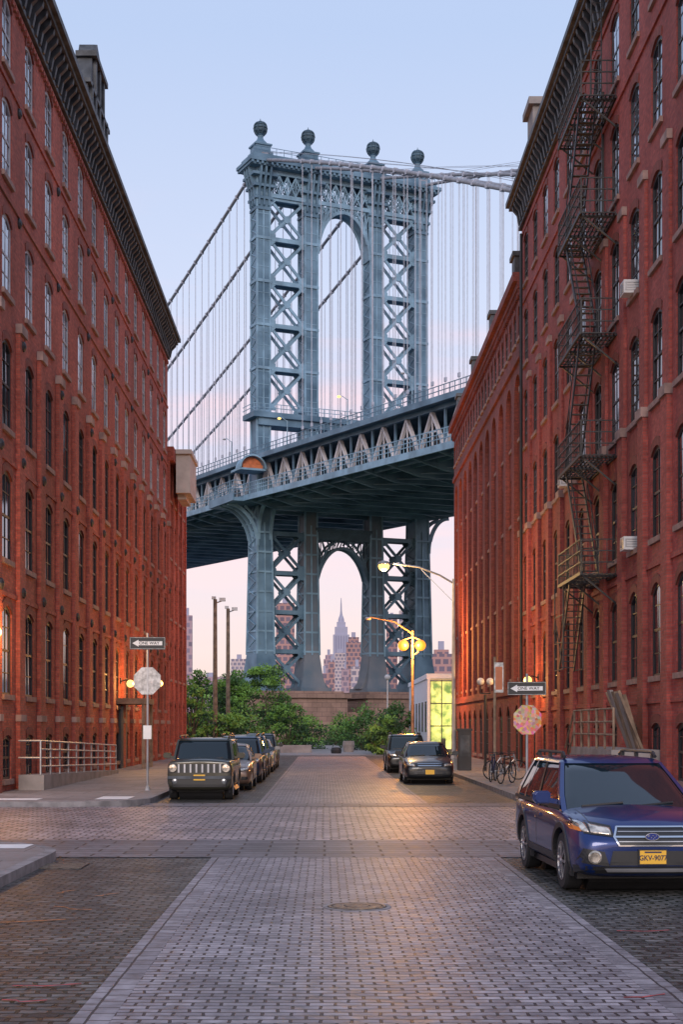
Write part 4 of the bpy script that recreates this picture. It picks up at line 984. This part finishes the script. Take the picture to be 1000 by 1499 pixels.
    bz=p['belt']; fb,ft,rt,rb=p['gh']; wb=hw*p.get('gb',.93); wt=hw*p.get('gt',.74)
    def G(u,t_,o=0):
        yf=lerp(fb,ft,t_); yr=lerp(rb,rt,t_); w=lerp(wb,wt,max(0,t_)**1.15)+o; z=lerp(bz,H-.05,t_)
        cv=.16*(1-.4*t_)
        if u[0]=='F': return (u[1]*w,yf+cv*u[1]**2-o,z)
        if u[0]=='R': return (u[1]*w,yr-cv*.6*u[1]**2+o,z)
        y=lerp(yf+cv,yr-cv*.6,u[2]); return (u[1]*w*(1+.03*math.sin(PI*u[2])),y,z)
    us=[('F',x) for x in (-1,-.75,-.5,-.25,0,.25,.5,.75,1)]+[('S',1,x) for x in (.06,.15,.25,.36,.48,.6,.72,.84,.94)]+[('R',x) for x in (1,.7,.35,0,-.35,-.7,-1)]+[('S',-1,x) for x in (.94,.84,.72,.6,.48,.36,.25,.15,.06)]
    ts=[-.12,0,.25,.5,.75,.95]; N=len(us); g=MB()
    g.add([G(u,t_) for t_ in ts for u in us],[(j*N+k,j*N+(k+1)%N,(j+1)*N+(k+1)%N,(j+1)*N+k) for j in range(len(ts)-1) for k in range(N)]+[tuple((len(ts)-1)*N+k for k in range(N))])
    g.build('windows','carglass',t,smooth=True)
    g=MB(); r0=[G(u,.94,.012) for u in us]; r1=[G(u,1.0,.0) for u in us]; cy=(lerp(fb,ft,1)+lerp(rb,rt,1))/2
    def sc(r,k,dz_): return [(x*k,cy+(y-cy)*k,z+dz_) for x,y,z in r]
    rr=[r0,r1,sc(r1,.9,.03),sc(r1,.6,.048),sc(r1,.3,.055)]
    g.add([q for r in rr for q in r],[(j*N+k,j*N+(k+1)%N,(j+1)*N+(k+1)%N,(j+1)*N+k) for j in range(len(rr)-1) for k in range(N)]+[tuple((len(rr)-1)*N+k for k in range(N))])
    g.build('roof',paint,t,smooth=True)
    def strip(g,u0,u1,o=.012):
        tt=[-.1,.25,.5,.75,.96]; v=[]
        for x in tt: v+=[G(u0,x,o),G(u1,x,o)]
        g.add(v,[(2*i,2*i+1,2*i+3,2*i+2) for i in range(len(tt)-1)])
    for s_ in (-1,1):
        g=MB(); strip(g,('F',s_*.93),('F',s_*1.0)); strip(g,('S',s_,0),('S',s_,.035)); g.build('front_pillar',paint,t)
        g=MB(); strip(g,('S',s_,.93),('S',s_,1)); strip(g,('R',s_*1),('R',s_*.9)); g.build('rear_pillar',paint,t)
        g=MB(); strip(g,('S',s_,p.get('c',.72)),('S',s_,p.get('c',.72)+.03)); g.build('middle_pillar',paint,t)
        g=MB(); strip(g,('S',s_,.40),('S',s_,.435),.010)
        v=[]
        for x in (.0,.2,.4,.6,.8,1): 
            a=G(('S',s_,x),0,.016); v+=[(a[0],a[1],a[2]-.03),(a[0],a[1],a[2]+.02)]
        g.add(v,[(2*i,2*i+1,2*i+3,2*i+2) for i in range(5)])
        g.build('window_trim','black',t)
    for (u0,u1) in ((-.7,-.1),(.05,.65)):
        g=MB(); g.beam(G(('F',u0),.02,.02),G(('F',u1),.10,.025),.02); g.build('wiper','black',t)
    for yw in (p['fw'],p['rwy']):
        for s_ in (-1,1):
            xo=hw-.03; 
            w_=MB(); w_.lathe((0,0,0),[(.05,-.18),(.06,0),(.03,.02),(.001,.02)],10,axis='x')
            wo=w_.build('wheel','rim',t); wo.location=(s_*xo,yw,rw); wo.rotation_euler.z=0 if s_>0 else PI
            ri=rw*.68; T=MB(); T.lathe((0,0,0),[(ri,-.22),(rw*.93,-.225),(rw,-.19),(rw,-.035),(rw*.94,-.003),(ri,-.006),(ri,-.05),(ri,-.22)],32,axis='x',caps=False); T.build('tyre','rubber',wo)
            r_=MB(); r_.lathe((0,0,0),[(ri*.9,-.12),(ri*.9,-.04),(ri*.93,.0),(ri,.0),(ri,-.02),(ri*.91,-.12)],30,axis='x',caps=False)
            ns=p.get('sp',5)
            for k in range(ns):
                an=2*PI*k/ns; c_,s2=math.cos(an),math.sin(an); pw=.035 if ns>6 else .055
                r_.beam((-.01,.04*c_,.04*s2),(-.015,ri*.93*c_,ri*.93*s2),pw,.03,up=(1,0,0))
            r_.build('rim','rim',wo)
            d_=MB(); d_.lathe((0,0,0),[(.001,-.10),(ri*.9,-.10)],20,axis='x',caps=False); d_.build('brake_disc','black',wo)
    g=MB()
    for yw in (p['fw'],p['rwy']):
        g.lathe((0,yw,rw),[(rw+.05,-hw+.30),(rw+.05,hw-.30)],20,axis='x')
    g.box(-hw*.85,hw*.85,.5,L-.5,p['st'][4][2]-.03,p['st'][4][2]+.05); g.build('underbody','black',t)
    if p.get('clad'):
        for yw in (p['fw'],p['rwy']):
            for s_ in (-1,1):
                v=[];nn_=20; g=MB()
                for k in range(nn_+1):
                    an=R(-18+216*k/nn_)
                    h=ray((s_*3,yw+(rw+.13)*math.cos(an),max(.3,rw+(rw+.13)*math.sin(an))),(-s_,0,0)); x=abs(h.x) if h and abs(h.x)>hw*.8 else hw*.96
                    for (r_,xx) in ((rw+.055,-.05),(rw+.055,.012),(rw+.12,.016),(rw+.14,-.03)):
                        v.append((s_*(x+xx),yw+r_*math.cos(an),rw+r_*math.sin(an)))
                g.add(v,[(4*k+q,4*k+q+1,4*k+q+5,4*k+q+4) for k in range(nn_) for q in range(3)]); g.build('wheel_arch_trim','black',t)
        for s_ in (-1,1):
            feat('side_cladding','black',[patch([(p['fw']+rw+.1,.24),(p['rwy']-rw-.1,.24),(p['rwy']-rw-.1,.42),(p['fw']+rw+.1,.42)],.015,8,2,'s',s_)])
    zs0,zs1=.32,bz-.05
    for s_ in (-1,1):
        for y in (fb+.18,lerp(fb,rb,.42),lerp(fb,rb,.72)):
            feat('door_seam','black',[patch([(y-.006,zs0),(y+.006,zs0),(y+.006,zs1),(y-.006,zs1)],.002,1,8,'s',s_,.01)])
        for y in (lerp(fb,rb,.36),lerp(fb,rb,.66)): feat('door_handle',paint,[patch([(y-.09,bz-.17),(y+.09,bz-.17),(y+.09,bz-.14),(y-.09,bz-.14)],.03,3,1,'s',s_,.03)])
        x0=s_*.62; feat('bonnet_seam','black',[patch([(x0*hw*1.2-.004,.18),(x0*hw*1.2+.004,.18),(x0*hw*1.25+.004,fb-.05),(x0*hw*1.25-.004,fb-.05)],.002,1,8,'t')])
    for s_ in (-1,1):
        g=MB(); c0=G(('S',s_,.06),.08,.0); g.beam(c0,(c0[0]+s_*.14,c0[1],c0[2]+.03),.06)
        cx=c0[0]+s_*.2; pr=[(-.11,-.03),(-.09,-.08),(.07,-.08),(.11,-.03),(.11,.04),(.07,.08),(-.08,.08),(-.11,.05)]
        g.prism([(cx+x*s_,c0[2]+.06+z) for x,z in pr],lambda q:(q[0],c0[1]-.02,q[1]),lambda q:(q[0],c0[1]+.09,q[1]))
        g.prism([(cx+x*s_*.8,c0[2]+.06+z*.8) for x,z in pr],lambda q:(q[0],c0[1]-.07,q[1]),lambda q:(q[0],c0[1]-.0199,q[1])); g.build('mirror',paint,t)
        if p.get('rails'):
            g=MB(); a=[(s_*wt*.93,lerp(ft,rt,x)+.1,H+(.055 if 0<x<1 else .0)) for x in (0,.06,.5,.9,1)]; g.tube(a,.022,6)
            g.beam(a[1],(a[1][0],a[1][1],H-.02),.05); g.beam(a[2],(a[2][0],a[2][1],H-.02),.05); g.beam(a[3],(a[3][0],a[3][1],H-.02),.05)
            g.build('roof_rail','black',t)
    pz=p['pz']; h=ray((0,-1,pz),(0,1,0)); py=h.y-.035
    g=MB(); g.box(-.155,.155,py-.008,py+.03,pz-.078,pz+.078); pl=g.build('licence_plate','plate',t)
    g=MB(); g.box(-.17,.17,py-.002,py+.028,pz-.09,pz+.09); g.build('plate_frame','black',t)
    if p.get('plate'):
        text('plate_number',p['plate'],.085,'ink',pl,(0,py-.012,pz-.01),sx=.9); g=MB(); g.box(-.1,.1,py-.011,py-.0079,pz+.05,pz+.068); g.build('plate_header','ink',pl)
    if kind=='wagon':
        L1_=[(.44,.70),(.88,.75),(.895,.91),(.46,.83)]
        for s_ in (-1,1):
            f_=(lambda c:c) if s_>0 else mir
            ho=feat('headlight','black',[patch(f_(L1_),.008,8,4)])
            feat('lens',lens,[patch(f_([(.47,.72),(.70,.745),(.71,.85),(.48,.81)]),.014,8,4)],ho,True)
            feat('lens',lens,[patch(f_([(.72,.75),(.845,.77),(.875,.89),(.74,.86)]),.014,6,4)],ho,True)
            feat('turn_signal','amber',[patch(f_([(.80,.76),(.875,.775),(.885,.825),(.81,.805)]),.022,3,2)],ho)
            fo=feat('fog_lamp_recess','black',[patch(f_([(.50,.36),(.86,.40),(.80,.57),(.56,.53)]),.014,6,4)])
            g=MB(); h=ray((s_*.68,-1,.47),(0,1,0)); g.lathe((s_*.68,h.y-.05,.47),[(.075,.04),(.08,0),(.06,-.01),(.055,.01),(.001,.01)],18,axis='y'); g.build('fog_lamp',lens,fo)
        feat('front_cladding','black',[patch([(-.86,.27),(.86,.27),(.88,.36),(-.88,.36)],.010,16,2)])
        feat('grille','black',[patch([(-.38,.61),(.38,.61),(.44,.71),(-.44,.71)],.006,10,4),patch([(-.44,.71),(.44,.71),(.39,.815),(-.39,.815)],.006,10,4)])
        for z in (.645,.76): feat('grille_bar','metal_grey',[patch([(-.39,z),(.39,z),(.39,z+.010),(-.39,z+.010)],.012,12,1)])
        bars=[patch([(-.43,.697),(.43,.697),(.435,.717),(-.435,.717)],.024,12,1)]
        for s_ in (-1,1):
            f_=(lambda c:c) if s_>0 else mir
            bars.append(patch(f_([(.375,.60),(.395,.595),(.455,.705),(.43,.705)]),.022,1,4)); bars.append(patch(f_([(.43,.705),(.455,.705),(.405,.825),(.385,.82)]),.022,1,4))
        bars.append(patch([(-.385,.812),(.385,.812),(.40,.828),(-.40,.828)],.022,12,1)); bars.append(patch([(-.38,.594),(.38,.594),(.385,.61),(-.385,.61)],.022,12,1))
        feat('grille_surround','chrome',bars)
        h=ray((0,-1,.71),(0,1,0)); zb=.707
        g=MB(); e=[(.085*math.cos(2*PI*k/20),zb+.046*math.sin(2*PI*k/20)) for k in range(20)]; g.prism(e,lambda q:(q[0],h.y-.03,q[1]),lambda q:(q[0],h.y-.045,q[1])); bd=g.build('badge','chrome',t)
        g=MB(); e=[(.075*math.cos(2*PI*k/20),zb+.037*math.sin(2*PI*k/20)) for k in range(20)]; g.prism(e,lambda q:(q[0],h.y-.04,q[1]),lambda q:(q[0],h.y-.048,q[1])); g.build('badge_field','p_badge',bd)
        g=MB()
        for (x,z,r_) in ((-.045,.010,.018),(-.012,-.010,.010),(.006,.012,.010),(.026,-.008,.010),(.046,.008,.010),(.012,-.026,.009)):
            st_=[((r_ if q%2==0 else r_*.4)*math.cos(PI*q/4),(r_ if q%2==0 else r_*.4)*math.sin(PI*q/4)) for q in range(8)]
            g.prism(st_,lambda q:(x+q[0],h.y-.047,zb+z+q[1]),lambda q:(x+q[0],h.y-.051,zb+z+q[1]))
        g.build('badge_stars','chrome',bd)
        feat('lower_grille','black',[patch([(-.50,.37),(.50,.37),(.46,.54),(-.46,.54)],.007,10,4)])
        feat('skid_plate','metal_grey',[patch([(-.52,.29),(.52,.29),(.56,.335),(-.56,.335)],.022,12,2)])
    elif kind=='jeep':
        feat('grille','black',[patch([(-.56,.75),(.56,.75),(.56,.98),(-.56,.98)],.006,8,3)])
        for k in range(8): x=-.56+k*.16; feat('grille_bar','metal_grey',[patch([(x-.022,.75),(x+.022,.75),(x+.022,.98),(x-.022,.98)],.016,1,3)])
        for s_ in (-1,1):
            f_=(lambda c:c) if s_>0 else mir
            feat('headlight_surround','black',[patch(f_([(.60,.74),(.85,.74),(.85,1.0),(.60,1.0)]),.008,4,4)])
            h=ray((s_*.72,-1,.87),(0,1,0)); g=MB(); g.lathe((s_*.72,h.y-.035,.87),[(.115,.05),(.115,0),(.10,-.02),(.001,-.03)],18,axis='y'); g.build('headlight','lens_warm',t)
            g=MB(); h=ray((s_*.66,-1,.52),(0,1,0)); g.lathe((s_*.66,h.y-.03,.52),[(.07,.05),(.07,0),(.001,-.01)],14,axis='y'); g.build('fog_lamp','lens',t)
        feat('lower_bumper','black',[patch([(-.86,.36),(.86,.36),(.86,.58),(-.86,.58)],.03,12,3)])
        feat('bumper_bar','cornice',[patch([(-.86,.58),(.86,.58),(.86,.66),(-.86,.66)],.05,12,2)])
    else:
        a0=p['hz']
        for s_ in (-1,1):
            f_=(lambda c:c) if s_>0 else mir
            ho=feat('headlight','black',[patch(f_([(.46,a0-.06),(.82,a0-.04),(.86,a0+.07),(.48,a0+.05)]),.008,6,3)])
            feat('lens','lens_warm',[patch(f_([(.49,a0-.045),(.79,a0-.025),(.83,a0+.055),(.51,a0+.035)]),.016,6,3)],ho,True)
            feat('fog_lamp_recess','black',[patch(f_([(.55,a0-.33),(.78,a0-.32),(.76,a0-.22),(.57,a0-.22)]),.012,3,2)])
        feat('grille','black',[patch([(-.38,a0-.10),(.38,a0-.10),(.43,a0+.05),(-.43,a0+.05)],.008,8,3)])
        feat('grille_bar','chrome',[patch([(-.40,a0-.03),(.40,a0-.03),(.41,a0-.005),(-.41,a0-.005)],.018,8,1)]); feat('grille_bar','chrome',[patch([(-.42,a0+.04),(.42,a0+.04),(.42,a0+.055),(-.42,a0+.055)],.018,8,1)])
        feat('lower_grille','black',[patch([(-.45,a0-.38),(.45,a0-.38),(.42,a0-.24),(-.42,a0-.24)],.008,8,2)])
    return t
def paintm(name,c,metal=.3): return simple(name,c,.3,metal=metal,var=.04,scale=1,coat=.7,spec=.4)
M['p_badge']=simple('badge_blue',(.01,.03,.22),.3)
M['p_blue']=paintm('paint_blue',(.004,.022,.125),.4); M['p_olive']=paintm('paint_olive',(.040,.037,.026)); M['p_tan']=paintm('paint_tan',(.22,.14,.10))
M['p_navy']=paintm('paint_navy',(.014,.035,.075)); M['p_grey']=paintm('paint_grey',(.022,.024,.030)); M['p_black']=paintm('paint_black',(.010,.012,.016)); M['p_silver']=paintm('paint_silver',(.22,.23,.25))
wag=dict(L=4.82,W=1.84,H=1.60,st=ST_W,paint='p_blue',belt=1.00,gh=(1.02,2.10,4.15,4.70),rw=.352,fw=.95,rwy=3.70,clad=1,rails=1,pz=.47,sp=10,plate='GKV-9077',c=.74,gb=.92,gt=.70,lens='lens_warm')
car('dark blue station wagon with roof rails and chrome grille parked at right foreground','parked cars',3.84,17.6,wag,'wagon',R(2.0))
jeep=dict(L=4.4,W=1.80,H=1.68,st=ST_J,paint='p_olive',belt=1.08,gh=(1.25,1.60,4.2,4.38),rw=.34,fw=.78,rwy=3.42,clad=1,rails=1,pz=.62,c=.72,gb=.93,gt=.82)
G1='parked cars'
car('boxy dark olive offroad car with round headlights, nearest of left row',G1,-3.38,40.6,jeep,'jeep')
def sed(paint): return dict(L=4.7,W=1.80,H=1.45,st=ST_S,paint=paint,belt=.95,gh=(1.25,2.05,3.55,4.25),rw=.32,fw=.90,rwy=3.62,pz=.42,hz=.66,c=.8,gb=.92,gt=.68)
def suv(paint): return dict(L=4.6,W=1.84,H=1.66,st=ST_W,paint=paint,belt=1.0,gh=(1.15,1.85,4.1,4.5),rw=.35,fw=.92,rwy=3.60,clad=1,rails=1,pz=.5,hz=.77,gb=.92,gt=.74)
car('tan car directly behind the boxy offroad car on the left',G1,-3.15,46.6,sed('p_tan'),'sedan')
car('navy tall car third in the left row of parked cars',G1,-3.1,52.6,suv('p_navy'),'suv')
car('dark blue car fourth in the left row of parked cars',G1,-3.15,58.6,suv('p_navy'),'suv')
car('silver car fifth in the left row of parked cars',G1,-3.1,64.8,sed('p_silver'),'sedan')
car('grey car farthest in the left row of parked cars',G1,-3.15,71,suv('p_grey'),'suv')
car('near black sedan parked at right kerb, nearer of the two beyond crossing',G1,3.65,52.0,sed('p_grey'),'sedan')
car('black sport utility vehicle parked behind the dark sedan on the right',G1,3.6,64.5,suv('p_black'),'suv')

# ------------------------------------------------------------ world, sun, camera
w=bpy.data.worlds.new("World"); scene.world=w; w.use_nodes=True; nt=w.node_tree; nt.nodes.clear(); Lk=nt.links
out=nn(nt,'ShaderNodeOutputWorld'); bg1=nn(nt,'ShaderNodeBackground'); bg2=nn(nt,'ShaderNodeBackground'); ad=nn(nt,'ShaderNodeAddShader')
sk=nn(nt,'ShaderNodeTexSky',sky_type='NISHITA'); sk.sun_disc=False; sk.sun_elevation=R(16); sk.sun_rotation=R(190)
Lk.new(sk.outputs[0],bg1.inputs[0]); bg1.inputs[1].default_value=.03
tc=nn(nt,'ShaderNodeTexCoord'); sp=nn(nt,'ShaderNodeSeparateXYZ'); Lk.new(tc.outputs['Generated'],sp.inputs[0])
cr=nn(nt,'ShaderNodeValToRGB'); e=cr.color_ramp.elements
stops=[(0,(.34,.27,.27)),(.02,(.82,.61,.60)),(.09,(.80,.63,.69)),(.17,(.70,.63,.76)),(.27,(.60,.64,.81)),(.42,(.47,.57,.80)),(1,(.46,.57,.83))]
e[0].position=0; e[0].color=c4(stops[0][1]); e[1].position=1; e[1].color=c4(stops[-1][1])
for p_,c_ in stops[1:-1]: q=e.new(p_); q.color=c4(c_)
mp=nn(nt,'ShaderNodeMapping'); mp.inputs['Scale'].default_value=(2.2,2.2,14); Lk.new(tc.outputs['Generated'],mp.inputs[0])
no=nn(nt,'ShaderNodeTexNoise'); no.inputs['Scale'].default_value=2.2; no.inputs['Detail'].default_value=5; Lk.new(mp.outputs[0],no.inputs['Vector'])
c2=nn(nt,'ShaderNodeValToRGB'); c2.color_ramp.elements[0].position=.48; c2.color_ramp.elements[1].position=.66; Lk.new(no.outputs['Fac'],c2.inputs[0])
mr=nn(nt,'ShaderNodeMapRange'); mr.inputs[1].default_value=.34; mr.inputs[2].default_value=.20; Lk.new(sp.outputs[2],mr.inputs[0])
mu=nn(nt,'ShaderNodeMath',operation='MULTIPLY'); Lk.new(c2.outputs[0],mu.inputs[0]); Lk.new(mr.outputs[0],mu.inputs[1])
mu2=nn(nt,'ShaderNodeMath',operation='MULTIPLY'); mu2.inputs[1].default_value=.75; Lk.new(mu.outputs[0],mu2.inputs[0])
mx=nn(nt,'ShaderNodeMixRGB'); mx.inputs[2].default_value=(.95,.64,.66,1); Lk.new(mu2.outputs[0],mx.inputs[0]); Lk.new(sp.outputs[2],cr.inputs[0]); Lk.new(cr.outputs[0],mx.inputs[1])
Lk.new(mx.outputs[0],bg2.inputs[0]); bg2.inputs[1].default_value=1.0
Lk.new(bg1.outputs[0],ad.inputs[0]); Lk.new(bg2.outputs[0],ad.inputs[1]); Lk.new(ad.outputs[0],out.inputs[0])
sl=bpy.data.lights.new('sun','SUN'); sl.energy=1.4; sl.angle=R(20); sl.color=(1,.88,.82); so=bpy.data.objects.new('sun',sl); col.objects.link(so)
d=Vector((.02,.90,-.34)).normalized(); so.rotation_euler=d.to_track_quat('-Z','Y').to_euler()
cam=bpy.data.cameras.new('camera'); co=bpy.data.objects.new('camera',cam); col.objects.link(co); co.location=(0,0,2); co.rotation_euler=(PI/2,0,0)
cam.sensor_fit='HORIZONTAL'; cam.sensor_width=24; cam.lens=52.8; cam.shift_x=.025; cam.shift_y=.3135; cam.clip_end=20000; cam.clip_start=.1
scene.camera=co
scene.view_settings.view_transform='Standard'; scene.view_settings.look='None'; scene.view_settings.exposure=0
